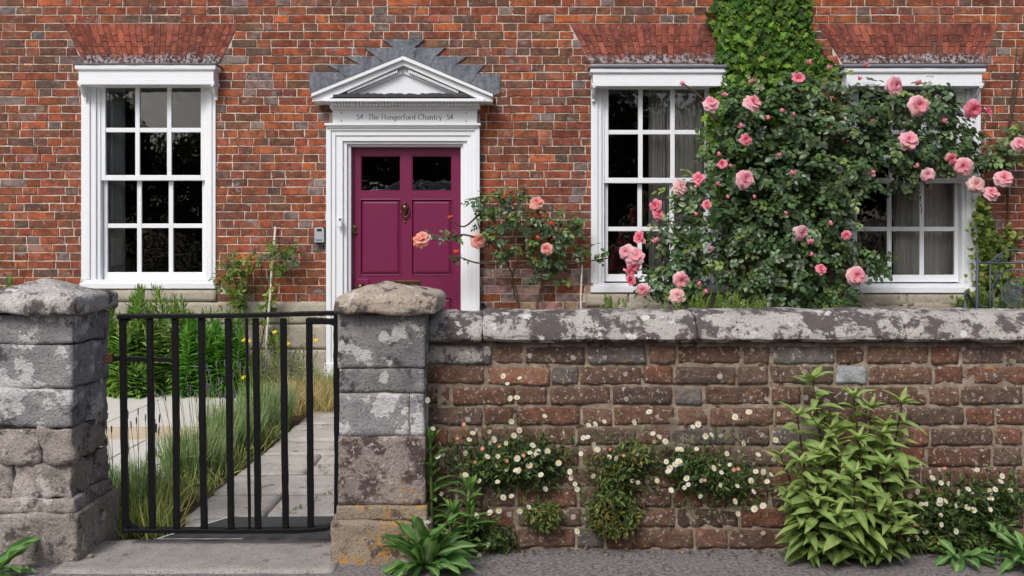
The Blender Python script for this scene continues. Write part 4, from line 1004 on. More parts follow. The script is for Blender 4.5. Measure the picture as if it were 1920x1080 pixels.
canes(ivy, [[(1440, 690, 7.9), (1436, 500, 7.92), (1428, 250, 7.92), (1436, 40, 7.92)], [(1436, 400, 7.92), (1470, 250, 7.93), (1490, 60, 7.93)]], .022, 'stem')

# ---- the big pink climbing rose
rose = thing('pink_rose_bush', P(1490, 690, 7.7), 'large climbing rose with pink blooms spread across the right-hand windows', 'rose bush')
YR = 7.60
bl = [(1505,185,70,52,7.72,.22),(1440,245,92,70,YR,.3),(1560,250,92,85,YR,.3),(1480,330,130,80,7.55,.34),(1400,330,75,55,7.55,.28),(1655,200,45,45,7.72,.16),(1660,285,75,42,7.62,.22),
      (1745,215,55,52,7.7,.16),(1720,285,80,36,7.64,.18),(1790,265,42,40,7.7,.14),(1700,332,36,30,7.66,.12),(1590,320,62,42,7.6,.26),(1480,420,120,80,7.5,.36),(1360,415,85,55,7.52,.26),
      (1450,500,120,70,7.5,.34),(1545,400,48,80,7.6,.26),(1535,500,58,75,7.55,.3),(1270,490,48,48,7.55,.16),(1245,440,28,26,7.55,.1),(1310,470,55,50,7.58,.18),(1300,370,42,40,7.56,.14),(1340,300,35,30,7.6,.14),
      (1465,560,105,40,7.5,.3),(1565,555,40,30,7.56,.2),(1845,295,40,24,7.72,.1),(1880,300,30,26,7.74,.1),(1905,262,22,22,7.76,.08),(1640,490,26,20,7.62,.08),(1225,535,35,24,7.55,.1),(1275,545,40,24,7.55,.12),(1385,200,38,40,7.66,.14)]
PP, NN = blobs_sample(bl, 60, .5, (5.5, -.12))
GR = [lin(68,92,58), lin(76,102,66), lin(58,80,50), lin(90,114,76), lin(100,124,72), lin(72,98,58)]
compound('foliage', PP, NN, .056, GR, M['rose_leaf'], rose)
bl2 = [(x, y, rx*1.18+8, ry*1.18+8, Y_, d*1.1) for x, y, rx, ry, Y_, d in bl]
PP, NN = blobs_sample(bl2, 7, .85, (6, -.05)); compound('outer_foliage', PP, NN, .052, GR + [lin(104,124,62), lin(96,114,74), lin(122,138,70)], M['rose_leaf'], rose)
core = [(1500, 480, 110, 110, 7.68, .18), (1480, 330, 100, 110, 7.72, .16), (1560, 250, 70, 70, 7.74, .14)]
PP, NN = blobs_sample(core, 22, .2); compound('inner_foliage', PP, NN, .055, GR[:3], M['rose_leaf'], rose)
canes(rose, [[(1490,690,7.75),(1480,560,7.7),(1440,400,7.65),(1420,250,7.66),(1410,170,7.62)], [(1500,690,7.75),(1530,520,7.68),(1570,350,7.68),(1620,250,7.68),(1730,190,7.66)],
             [(1480,690,7.75),(1400,540,7.6),(1330,490,7.55),(1240,530,7.5)], [(1495,690,7.72),(1440,560,7.55),(1360,470,7.5),(1270,510,7.5),(1190,490,7.48)], [(1500,690,7.75),(1560,420,7.66),(1660,290,7.62),(1790,270,7.64),(1885,320,7.66)],
             [(1440,540,7.5),(1390,430,7.48),(1330,350,7.48),(1282,345,7.46)], [(1345,230,7.64),(1318,186,7.6),(1283,158,7.58)], [(1490,640,7.55),(1435,520,7.42),(1428,480,7.42)],[(1310,480,7.55),(1306,430,7.55),(1318,400,7.55)]], .013)
FL = [(1280,157,13),(1335,193,30),(1357,178,14),(1410,152,12),(1413,192,34),(1498,147,22),(1517,118,16),(1556,127,12),(1623,123,15),(1612,147,11),(1680,160,33),(1721,155,16),(1726,196,37),(1825,204,33),(1853,210,17),(1706,263,35),(1468,208,12),(1440,222,13),(1488,215,11),(1390,237,14),(1399,262,22),(1349,290,13),(1356,308,17),(1370,312,11),(1397,337,35),(1345,345,12),(1312,335,22),(1277,351,31),(1310,347,15),(1327,384,17),(1460,291,12),(1487,325,16),(1635,228,12),(1770,227,15),(1632,322,24),(1720,312,13),(1742,327,25),(1809,311,33),(1834,345,32),(1886,334,33),(1862,362,28),(1786,296,20),(1914,269,26),(1232,385,22),(1234,403,22),(1203,446,22),(1230,452,16),(1176,473,30),(1192,480,36),(1187,500,22),(1178,514,20),(1184,526,18),(1207,544,24),(1278,525,29),(1272,556,31),(1310,533,14),(1331,467,12),(1365,370,11),(1306,402,12),(1415,370,11),(1504,436,29),(1520,454,15),(1558,420,14),(1589,441,17),(1475,400,11),(1522,478,12),(1541,506,20),(1608,517,35),(1323,548,13),(1522,455,13)]
rf = random.Random(9)
for px, py, d in FL: bloom(rose, px, py, d, 7.12 + (.30 if px > 1620 or px < 1260 else 0) + (.25 if py < 160 else 0), 'pink', rf)

# ---- the peach rose beside the door
pr = thing('peach_rose_bush', P(985, 690, 7.8), 'thin climbing rose with a few peach blooms reaching across the plum door', 'rose bush')
bl = [(905,385,36,28,7.7,.12),(960,372,48,24,7.74,.12),(935,410,45,22,7.72,.1),(1000,420,45,30,7.75,.1),(1045,430,45,30,7.78,.1),(920,450,26,18,7.66,.08),(940,478,30,16,7.7,.08),(1010,470,34,30,7.76,.1),(1040,480,30,40,7.8,.08),(1080,420,20,14,7.84,.05),(1100,470,24,12,7.8,.06),(1130,482,22,7,7.72,.04),(846,440,22,18,7.6,.06),(862,488,12,10,7.6,.04),(800,445,8,8,7.56,.03),(1030,520,32,18,7.82,.06),(965,460,14,10,7.72,.05)]
PP, NN = blobs_sample(bl, 38, .2)
compound('foliage', PP, NN, .046, [lin(66,92,58), lin(80,106,60), lin(56,80,52), lin(104,130,66)], M['rose_leaf'], pr)
canes(pr, [[(985,690,7.85),(975,580,7.86),(950,490,7.8),(905,440,7.7),(890,390,7.68)], [(990,690,7.85),(1010,560,7.88),(1030,470,7.84),(1005,390,7.7)], [(920,455,7.66),(870,440,7.6),(830,448,7.57),(795,450,7.54)], [(930,495,7.7),(890,492,7.64),(858,480,7.6)], [(1035,500,7.84),(1090,492,7.8),(1140,484,7.7)], [(900,400,7.66),(870,425,7.62),(846,412,7.58)], [(1000,640,7.85),(960,530,7.9),(985,450,7.84),(960,380,7.76)]], .009)
for px, py, d in ((792,447,30),(785,452,24),(896,451,29),(1006,380,27),(1025,467,24),(947,368,11),(925,358,9),(845,408,11),(1010,446,12),(1033,420,11),(855,473,12)): bloom(pr, px, py, d, 7.5 if px < 880 else 7.6, 'peach', rf)

# ---- small climber left of the door, with its cane
cl = thing('climbing_shrub', P(470, 690, 7.8), 'small yellow-green climber on brick left of the door', 'shrub')
bl = [(440,500,28,26,7.8,.1),(425,530,22,26,7.82,.08),(475,488,22,14,7.84,.08),(520,470,26,18,7.82,.08),(545,480,14,18,7.82,.06),(520,510,14,12,7.82,.05),(505,550,12,24,7.82,.05),(440,560,26,20,7.8,.08),(500,600,16,30,7.8,.06),(520,640,20,20,7.78,.06),(462,520,14,12,7.84,.05),(515,570,10,14,7.84,.05)]
PP, NN = blobs_sample(bl, 75, .2); compound('foliage', PP, NN, .042, [lin(104,126,48), lin(86,112,46), lin(132,150,66), lin(70,96,42)], M['leaf'], cl, leaflets=3)
canes(cl, [[(470,690,7.82),(450,570,7.84),(435,500,7.82)], [(480,690,7.82),(500,580,7.86),(490,500,7.86),(525,470,7.84)], [(450,580,7.84),(470,520,7.86),(480,490,7.85)]], .007)
def stick(label, a, b, r=.007):
    m_ = MB(); A, B = P(*a), P(*b); n = 7; m_.tube([A + (B-A)*(i/n) + Vector((.003*math.sin(i*2.1), 0, 0)) for i in range(n+1)], r, 7); tag(m_.build('garden_cane', M['cane'], smooth=True), label, 'cane', 'garden canes')
stick('long pale cane leaning against brick between the left window and door', (495, 705, 7.6), (516, 425, 7.93), .0095)
stick('short pale cane standing by the brick right of the peach rose', (1086, 700, 7.7), (1091, 497, 7.9), .008)

# ---- ivy low at the right of the right window
iv2 = thing('ivy', P(1865, 690, 7.9), 'small yellow-green ivy patch beside the right window behind the iron chair', 'ivy')
n = 900; pl = [(1842,400,18,22),(1850,440,26,26),(1858,480,30,26),(1850,520,22,30),(1880,455,24,18),(1895,440,14,20),(1870,510,34,20),(1860,560,50,22),(1820,562,22,20),(1900,545,26,30),(1838,380,10,14)]
pp = []
for x, y, a, b in pl:
    m = int(a*b*.14); pp.append(np.stack([npr.normal(x, a*.5, m), npr.normal(y, b*.5, m)], 1))
pp = np.concatenate(pp); n = len(pp); Y = YF - .03 - .1*npr.random(n)
PP = np.stack([(pp[:,0]-960)/F*Y, Y, CH-(pp[:,1]-HZ)/F*Y], 1); D = npr.normal(0, .5, (n, 3)); D[:, 2] -= .8; L = npr.uniform(.03, .055, n)
leaves('foliage', IVY, PP, D, np.tile([[0,-1,.6]], (n,1)) + npr.normal(0,.35,(n,3)), L, L, leafcols(n, [lin(112,130,56), lin(140,152,80), lin(78,100,42)], .2), M['leaf'], iv2)
canes(iv2, [[(1860,690,7.92),(1855,560,7.93),(1848,440,7.93),(1838,375,7.93)], [(1862,600,7.93),(1880,500,7.93),(1896,430,7.93)]], .008, 'stem')
dv = thing('bare_vine', P(1890, 560, 7.93), 'bare dried vine stems running up the brick at the right edge', 'vine')
canes(dv, [[(1896,560,7.945),(1890,400,7.945),(1890,270,7.945),(1897,200,7.945),(1903,140,7.945),(1907,90,7.945)], [(1890,240,7.945),(1902,190,7.94),(1914,130,7.945),(1921,90,7.945)], [(1888,330,7.945),(1882,290,7.94),(1890,230,7.945)]], .010, 'stem')

# ---------------------------------------------------------------- leafy stems
def stemmy(t, stems, L, W, pal, mat, tpl=LANCE, per=60, spread=.9, var=.18, nod=.2, whorl=2, top=.25, r=.004, stemcol='bark', upw=.6):
    """stems: list of (base, tip) vectors; leaves in whorls, small at the tip"""
    Ps=[]; Ds=[]; Ns=[]; Ls=[]; m_ = MB()
    for A, B in stems:
        A, B = Vector(A), Vector(B); ln = (B-A).length; k = max(4, int(per*ln)); bend = Vector((rnd.uniform(-.04,.04), rnd.uniform(-.04,.04), 0))
        f = lambda s: A + (B-A)*s + bend*math.sin(s*math.pi)
        m_.tube([f(i/5) for i in range(6)], [r*(1-.6*i/5) for i in range(6)], 5)
        a0 = rnd.uniform(0, 6)
        for i in range(k):
            s = .08 + .92*i/(k-1)
            for w in range(whorl):
                a = a0 + i*1.9 + w*2*math.pi/whorl + rnd.uniform(-.3,.3); d = Vector((math.cos(a), math.sin(a), rnd.uniform(-.1,.5) + (s**3)*1.6))
                Ps.append(f(s)); Ds.append(d*1.0 + Vector((0,0,-nod*(1-s)))); Ns.append(Vector((-.3*math.cos(a), -.3*math.sin(a) - .2, 1)) if s < .9 else Vector((math.cos(a), math.sin(a), .3)))
                Ls.append(L*(1 - (1-top)*max(0, s-.55)/.45)*rnd.uniform(.7,1.15))
    m_.build('stems', M[stemcol], t, smooth=True, kind='stuff')
    n = len(Ps); Ls = np.array(Ls)
    return leaves('foliage', tpl, np.array([list(v) for v in Ps]), np.array([list(v) for v in Ds]), np.array([list(v) for v in Ns]) + npr.normal(0,.2,(n,3)), Ls, Ls*W, leafcols(n, pal, var), mat, t)
simple('green_stem', [lin(86,106,56), lin(110,126,70)], 40, .7, .2, .003)
simple('dark_stem', [lin(64,40,38), lin(84,56,46)], 40, .7, .2, .003)
GP = [lin(122,158,74), lin(106,142,62), lin(146,176,96), lin(90,126,56)]
# tall weeds of the bed under the left window: three clumps
for k, (lab, cxp, wpx, tops, Y, n) in enumerate((('tall bright green leafy weeds in the bed under the left window', 290, 75, (540, 630), 7.4, 60), ('dark lush green clump of weeds between the gate bars and the climber', 400, 60, (585, 660), 7.3, 70), ('leafy green weeds low beside the grey gate pillar', 240, 45, (570, 670), 7.25, 40), ('leafy sprig poking up behind the pale pillar cap at the left edge', 0, 24, (520, 570), 7.3, 16))):
    t = thing('leafy_weed', P(cxp, 720, Y), lab, 'weed', 'weeds in the bed under the window'); st = []
    for i in range(n):
        bx = cxp + rnd.uniform(-wpx, wpx); yy = Y + rnd.uniform(-.22, .22); tp = rnd.uniform(*tops) if rnd.random() < .75 else rnd.uniform(tops[1], 700)
        A = Vector((PX(bx, yy), yy, -.02)); B = P(bx + rnd.uniform(-14, 14), tp, yy); st.append((A, B))
    stemmy(t, st, .12, .2, GP if k != 1 else [lin(92,146,54), lin(108,160,64), lin(78,126,48)], M['leaf'], per=48, whorl=3, top=.5, nod=.1, stemcol='green_stem')
t = thing('flowering_weed', P(540, 690, 7.5), 'straggly weeds with small yellow flowers behind the right gate bars', 'weed')
st = []
for i in range(34):
    bx = rnd.uniform(455, 610); yy = rnd.uniform(7.1, 7.7); A = Vector((PX(bx, yy), yy, -.02)); st.append((A, P(bx + rnd.uniform(-12, 12), rnd.uniform(640, 695) if bx > 560 or rnd.random() < .6 else rnd.uniform(600, 650), yy)))
st.append((Vector((PX(541, 7.5), 7.5, 0)), P(543, 583, 7.5)))
stemmy(t, st, .05, .3, [lin(112,128,64), lin(140,150,86), lin(92,112,56)], M['leaf'], per=52, whorl=2, top=.5, stemcol='green_stem', r=.003)
def disc_flower(name, petals, rin, colp, colc, r=1., cup=.15):
    mb = MB()
    for k in range(petals):
        a = 2*math.pi*k/petals; w = math.pi/petals*.86
        p = lambda rr, da, z: (rr*math.cos(a+da), rr*math.sin(a+da), z)
        mb.add([p(rin*.8, -w*.9, 0), p(rin*.8, w*.9, 0), p(r*.8, w, cup*.7), p(r, 0, cup*.6 + .05*(k % 2)), p(r*.8, -w, cup*.7)], [(0,1,2,3,4)], colp, 0)
    mb.lathe([(rin, 0), (rin*.95, .10), (rin*.6, .19), (.02, .21)], n=9, mi=1)
    mb.lathe([(.05, -.30), (rin*.8, -.12), (rin, 0)], n=7, mi=2)
    me = bpy.data.meshes.new(name); me.from_pydata(mb.v, [], mb.f)
    for m_ in ('petal', 'daisy_yellow', 'green_stem'): me.materials.append(M[m_])
    me.polygons.foreach_set('material_index', mb.m); ca = me.color_attributes.new('Col', 'FLOAT_COLOR', 'POINT'); ca.data.foreach_set('color', np.array(mb.c, dtype=np.float32).ravel()); me.update(); return me
YEL = disc_flower('yellow_flower', 6, .3, lin(236,206,40), None, 1., .3)
for px, py in ((457,638),(466,640),(515,623),(540,645),(592,638),(457,708)): put('yellow_flower', YEL, t, P(px, py, 7.0), (rnd.uniform(-.5,.5), -.6, .8), .020)
# silvery and bright low plants behind the garden wall
for lab, pal, reg, n, LL, tops in (('feathery bright green low shrub just behind the wall coping', [lin(120,146,62), lin(142,166,84), lin(96,124,50)], (1270, 1440), 60, .035, (548, 574)), ('silvery woolly stems standing behind the wall below pink blooms', [lin(168,176,156), lin(150,160,138)], (1198, 1275), 14, .022, (558, 574)), ('pale green weedy tuft behind the wall left of the pink rose', [lin(118,136,74), lin(142,154,96)], (1115, 1170), 18, .04, (552, 575)), ('green leafy clump behind the wall by the right window', [lin(78,100,48), lin(112,130,62)], (1790, 1920), 46, .045, (548, 590))):
    t = thing('low_shrub', (PX(sum(reg)/2, 6.9), 6.9, 0), lab, 'shrub', 'low plants behind the garden wall'); st = []
    for i in range(n):
        bx = rnd.uniform(*reg); yy = rnd.uniform(6.6, 7.2) if reg[0] < 1700 else rnd.uniform(7.4, 7.75); u = abs((bx-reg[0])/(reg[1]-reg[0]) - .5)*2; tp = rnd.uniform(*tops) + 14*u*u
        st.append((P(bx, 640, yy), P(bx + rnd.uniform(-8, 8), tp, yy)))
    stemmy(t, st, LL, .34, pal, M['leaf'], per=90, whorl=3, top=.6, stemcol='green_stem', r=.003)

# ---------------------------------------------------------------- grass, lavender
def blades(name, PP, L, W, pal, parent, lean=.35, up=1., var=.2, bias=(0, 0)):
    n = len(PP); D = npr.normal(0, lean, (n, 3)); D[:, 2] = up; D[:, 0] += bias[0]; D[:, 1] += bias[1]; Nn = npr.normal(0, 1, (n, 3)); Nn[:, 2] = .2; Nn[:, 1] -= .6
    return leaves(name, BLADE, PP, D, Nn, L, W, leafcols(n, pal, var), M['grass_leaf'], parent, curve=1.6)
def patch(n, x0, x1, y0, y1): return np.stack([npr.uniform(x0, x1, n), npr.uniform(y0, y1, n), np.full(n, -.02)], 1)
LAVP = [lin(122,148,100), lin(142,162,116), lin(104,130,84), lin(160,172,128)]
lav_spec = [('lavender clump nearest the gate with sparse dark flower spikes', -1.66, 4.15, .20, 800, (.11, .22)), ('lavender clump beside the path behind the middle gate bars', -1.56, 4.75, .19, 1000, (.14, .27)), ('grey-green lavender clump overhanging the white patio edge', -1.55, 5.35, .19, 1100, (.16, .30)), ('lavender clump farthest along the path near the dry grass', -1.53, 5.95, .20, 900, (.18, .32))]
spk = MB(); spk.lathe([(.15, 0), (.5, .12), (.35, .3), (.55, .45), (.4, .62), (.5, .75), (.1, 1)], n=6)
SPIKE = bpy.data.meshes.new('flower_spike'); SPIKE.from_pydata([(v[0]*.0075, v[1]*.0075, v[2]*.035) for v in spk.v], [], spk.f)
simple('lavender', [lin(86,82,98), lin(108,100,120)], 200, .9, .4, .003); SPIKE.materials.append(M['lavender'])
for lab, cx_, cy_, r_, n, hh in lav_spec:
    t = thing('lavender', (cx_, cy_, 0), lab, 'lavender', 'lavender along the path'); a = npr.uniform(0, 6.28, n); rr = r_*np.sqrt(npr.random(n))
    B = np.stack([cx_ + rr*np.cos(a)*.7, cy_ + rr*np.sin(a)*1.1, np.full(n, -.02)], 1)
    o = B - np.array([[cx_, cy_, 0]]); D = np.stack([o[:,0]*1.5, o[:,1]*1.5, np.full(n, 1.)], 1) + npr.normal(0, .12, (n, 3)); L = npr.uniform(hh[0], hh[1], n)
    leaves('foliage', BLADE, B, D, npr.normal(0,1,(n,3)) + np.array([[0,-.7,.1]]), L, .0055, leafcols(n, LAVP, .2), M['grass_leaf'], t)
    m = 260; a = npr.uniform(0, 6.28, m); rr = r_*np.sqrt(npr.random(m)); B2 = np.stack([cx_ + rr*np.cos(a)*.75, cy_ + rr*np.sin(a)*1.1, npr.uniform(0, hh[0]*.8, m)], 1)
    leaves('lower_foliage', LANCE, B2, npr.normal(0,.8,(m,3)) + np.array([[0,0,.7]]), npr.normal(0,.5,(m,3)) + np.array([[0,-.4,.8]]), npr.uniform(.04,.08,m), .009, leafcols(m, LAVP[:3], .2), M['grass_leaf'], t)
    stm = MB()
    for k in range(26):
        aa = rnd.uniform(0, 6.28); q = r_*math.sqrt(rnd.random()); b = Vector((cx_ + q*math.cos(aa)*.7, cy_ + q*math.sin(aa), .1)); d = Vector(((b.x-cx_)*1.3 + rnd.uniform(-.12,.08), (b.y-cy_)*1.1, 1)).normalized(); e = b + d*rnd.uniform(hh[1]*.85, hh[1]*1.18)
        stm.tube([b, (b+e)/2 + Vector((.004, 0, 0)), e], .0013, 4); put('flower_spike', SPIKE, t, e, d, rnd.uniform(.8, 1.25))
    stm.build('stalks', M['green_stem'], t, kind='stuff')
t = thing('grass_tuft', (-1.55, 3.9, 0), 'pale green grass tuft growing over the gate foot beside the path', 'grass', 'grass tufts along the path')
blades('blades', np.concatenate([patch(420, -1.72, -1.40, 3.72, 4.2), patch(120, -1.50, -1.32, 3.66, 3.85)]), npr.uniform(.06, .2, 540), .006, [lin(166,176,104), lin(138,156,84), lin(188,186,126)], t, .45)
t = thing('grass_tuft', (-1.42, 4.9, 0), 'straw-green grass tufts edging the stone path below the lavender', 'grass', 'grass tufts along the path')
blades('blades', patch(800, -1.62, -1.36, 4.2, 6.0), npr.uniform(.04, .13, 800), .006, [lin(156,166,100), lin(130,150,82), lin(182,180,128)], t, .55)
t = thing('dry_grass', (-1.38, 6.55, 0), 'clump of dry straw-coloured grass at the far end of the path', 'grass')
blades('blades', patch(1500, -1.72, -1.2, 6.4, 7.1), npr.uniform(.08, .26, 1500), .006, [lin(192,166,124), lin(206,184,146), lin(166,144,106), lin(150,156,98)], t, .5)
t = thing('grass_tuft', (-1.2, 7.2, 0), 'green tufty grass at the foot of the white door surround', 'grass', 'grass tufts along the path')
blades('blades', patch(700, -1.5, -1.0, 6.95, 7.5), npr.uniform(.1, .26, 700), .007, [lin(132,150,78), lin(158,168,98), lin(112,134,64)], t, .4)
mossy = thing('path_moss', (-.9, 4.2, 0), 'low weeds and moss growing in the joints of the stone path', 'moss', kind='stuff')
pp = []
for a, b, n in (((-.93,3.95),(-.80,4.4),60), ((-.8,4.4),(-.98,4.85),40), ((-1.3,4.36),(-.6,4.40),40), ((-1.3,4.82),(-.5,4.86),40), ((-1.05,3.6),(-.66,3.6),160), ((-.72,5.3),(-.75,5.8),40)):
    t_ = npr.random(n)[:, None]; pp.append(np.array([a])*(1-t_) + np.array([b])*t_ + npr.normal(0, .012, (n, 2)))
pp = np.concatenate(pp); n = len(pp); L = npr.uniform(.008, .02, n)
leaves('leaves', OVATE, np.c_[pp, np.full(n, .004)], npr.normal(0,1,(n,3))*np.array([[1,1,.25]]), np.tile([[0,0,1.]], (n,1)) + npr.normal(0,.3,(n,3)), L, L*.6, leafcols(n, [lin(96,116,56), lin(120,134,72)], .2), M['leaf'], mossy)

# ---------------------------------------------------------------- daisies on the garden wall
Z7 = [(375,466),(340,530),(393,566),(372,590),(314,660),(250,704),(241,725),(412,662),(429,656),(423,792),(640,382),(697,389),(654,409),(664,460),(687,458),(669,540),(696,571),(677,590),(648,616),(784,522),(590,575),(608,603),(592,615),(533,582),(521,604),(507,650),(583,664),(621,662),(619,692),(652,710),(683,711),(694,712),(689,670),(700,686),(731,694),(744,697),(728,715),(742,624),(760,647),(745,659),(733,650),(775,667),(771,727),(833,686),(620,752),(556,749),(507,728),(640,805),(669,802),(594,859),(624,851),(697,853),(728,840),(548,869),(587,970),(556,1010),(445,928),(786,776),(873,716),(877,738),(890,759),(897,777),(952,730),(1149,507),(937,554),(961,550),(992,541),(919,598),(935,596),(954,620),(961,640),(969,640),(911,653),(1010,664),(1033,669),(1096,544),(1104,653),(1118,694),(1090,748),(1110,753),(1162,583),(1183,595),(1167,610),(1206,610),(1178,747),(1226,782),(1210,681),(1221,703),(1218,714),(1250,638),(1258,638),(1240,691),(1256,686),(899,923),(795,645)]
Z7p = [(542,684),(568,636),(653,677),(709,660),(627,628),(1060,660),(1012,637),(480,600),(503,550)]
Z8 = [(15,575),(62,605),(75,605),(132,604),(118,521),(138,511),(167,555),(187,550),(277,483),(329,467),(438,472),(306,582),(247,621),(257,663),(363,626),(420,642),(19,651),(30,675),(28,688),(65,651),(77,660),(95,714),(101,737),(86,749),(37,759),(150,722),(195,676),(225,692),(221,740),(284,743),(146,781),(275,801),(286,846),(350,829),(382,817),(346,764),(337,722),(354,689),(382,689),(396,726),(410,700),(429,570),(504,850),(654,583),(686,829),(645,769),(775,894),(786,938),(751,955),(772,977),(873,880),(927,944),(958,936),(1000,963),(965,663),(1016,713),(1048,731),(1075,732),(960,763),(934,782),(930,812),(975,810),(994,810),(1046,795),(1064,800),(1044,806),(1114,766),(1151,755),(1167,773),(1103,817),(1146,824),(1170,833),(1047,852),(1049,887),(991,914),(978,895),(1105,912),(1281,912),(1278,705),(1273,726),(1252,755),(1231,763),(1308,759),(1185,682),(1235,789),(1233,831)]
Z8p = [(165,720),(217,665),(103,628),(272,682),(288,678),(906,845),(953,888),(1063,677),(1288,943),(1042,958)]
heads = [(600+x/1.862, 500+y/1.862, 0) for x, y in Z7] + [(600+x/1.862, 500+y/1.862, 1) for x, y in Z7p] + [(1240+x/2, 540+y/2, 0) for x, y in Z8] + [(1240+x/2, 540+y/2, 1) for x, y in Z8p]
clumps = [(945, 868, 'dense daisy clump on the brick wall beside the gate pillar', [(950,865,95,42),(920,880,60,30),(1000,860,60,35),(985,890,60,25)]), (1170, 890, 'sparse daisy clump on the middle of the brick wall', [(1160,890,45,40),(1190,860,45,30),(1150,940,40,45)]),
          (1330, 890, 'daisy clump on the brick wall left of the tall green plant', [(1320,890,65,35),(1290,870,45,30),(1370,905,50,32)]), (1780, 950, 'daisy clump at the wall foot right of the tall green plant', [(1760,960,70,50),(1800,985,60,35),(1720,985,40,30),(1830,940,50,40)]),
          (900, 1000, 'low daisy sprig at the wall foot by the broad-leaved dock', [(930,1010,38,28),(890,985,26,26)]), (1890, 940, 'daisy sprig at the right edge above broad green leaves', [(1890,930,30,40),(1875,985,30,25)]), (790, 850, 'thin daisy sprig against the orange-lichened pillar', [(800,860,12,40)])]
DW = [disc_flower('daisy_flower', 15, .36, lin(244,243,240), None, 1, .10), disc_flower('daisy_flower', 13, .40, lin(240,238,236), None, 1, .28)]
DP = [disc_flower('daisy_flower', 13, .42, lin(214,120,128), None, 1, .35), disc_flower('daisy_flower', 12, .42, lin(226,150,160), None, 1, .5)]
byc = {}
for h in heads:
    k = min(range(len(clumps)), key=lambda i: (h[0]-clumps[i][0])**2*.8 + (h[1]-clumps[i][1])**2*.5); byc.setdefault(k, []).append(h)
DG = [lin(70,92,50), lin(84,106,58), lin(100,118,66), lin(58,78,44)]
rd_ = random.Random(31)
for k, (cx_, cy_, lab, bl) in enumerate(clumps):
    t = thing('daisy_plant', P(cx_, min(cy_ + 60, 1020), YW - .03), lab, 'daisy', 'daisies growing on the garden wall')
    ff = MB(); Ps = []
    for x, y, a, b in bl:
        n = int(a*b*.25); d = np.clip(npr.normal(0,.52,(n,2)), -1.5, 1.5); yy = YW - .012 - .10*npr.random(n)*np.clip(1-(d**2).sum(1),.15,1)
        Ps.append(np.stack([(x + d[:,0]*a - 960)/F*yy, yy, np.maximum(.004, CH-(y + d[:,1]*b - HZ)/F*yy)], 1))
    Pn = np.concatenate(Ps); n = len(Pn); D = npr.normal(0,.7,(n,3)) + np.array([[0,-.5,.25]]); L = npr.uniform(.014,.034,n)
    leaves('foliage', LANCE, Pn, D, npr.normal(0,.4,(n,3)) + np.array([[0,-.6,.9]]), L, L*.3, leafcols(n, DG + ([lin(132,120,60)] if k == 1 else []), .22), M['leaf'], t)
    # smaller wandering leaves
    n = 340 if k < 4 else 70; i = npr.integers(0, len(Pn), n); P2 = Pn[i] + npr.normal(0, .075, (n, 3))*np.array([1,.1,1]); P2[:,1] = np.minimum(P2[:,1], YW-.006); P2[:,2] = np.maximum(P2[:,2], .004)
    L = npr.uniform(.010,.024,n); leaves('trailing_leaves', LANCE, P2, npr.normal(0,1,(n,3)), npr.normal(0,.4,(n,3)) + np.array([[0,-1,.5]]), L, L*.32, leafcols(n, DG, .22), M['leaf'], t)
    for px, py, pk in byc.get(k, []):
        Y = YW - rd_.uniform(.06, .13); p = P(px, py, Y); ax = Vector((rd_.uniform(-.9,.9), -1, rd_.uniform(-.2,1.4)))
        sz = rd_.uniform(.0085, .0135) if not pk else rd_.uniform(.0065, .0095)
        put('daisy_flower', rd_.choice(DP if pk else DW), t, p, ax, sz, rd_.uniform(0,6))
        bb = bl[min(range(len(bl)), key=lambda i: (bl[i][0]-px)**2 + (bl[i][1]-py)**2)]
        q = P(bb[0] + (px-bb[0])*.45, bb[1] + (py-bb[1])*.35 + 8, YW - .03); q.z = max(q.z, .005); e = p - Vector(ax).normalized()*.003; m = (q+e)/2 + Vector((rd_.uniform(-.01,.01), -.02, -.012))
        ff.tube([q, m, e], .0009, 4, cap=False)
    ff.build('stems', M['green_stem'], t, kind='stuff')
# tufts at the wall foot
for lab, x, y, a, b, pal in (('small pale moss tuft hanging low on the wall below the dense daisies', 1018, 968, 32, 26, [lin(112,116,62), lin(136,136,80)]), ('trailing olive tuft low on the wall under the middle daisies', 1150, 968, 48, 38, [lin(116,112,58), lin(90,98,50), lin(140,132,76)]), ('weedy fringe along the wall foot right of the tall plant', 1790, 1018, 110, 14, [lin(84,102,52), lin(110,120,64)])):
    t = thing('wall_tuft', P(x, 1020, YW - .02), lab, 'weed', 'tufts along the wall foot'); n = int(a*b*.7); d = nrm(npr.normal(0,1,(n,2)))*np.sqrt(npr.random(n))[:,None]; yy = YW - .01 - .07*npr.random(n)
    Pn = np.stack([(x + d[:,0]*a - 960)/F*yy, yy, np.maximum(.003, CH-(y + d[:,1]*b - HZ)/F*yy)], 1); L = npr.uniform(.012,.03,n)
    leaves('foliage', LANCE, Pn, npr.normal(0,.8,(n,3)) + np.array([[0,-.3,-.2]]), npr.normal(0,.4,(n,3)) + np.array([[0,-.7,.7]]), L, L*.34, leafcols(n, pal + DG[:2], .22), M['leaf'], t)

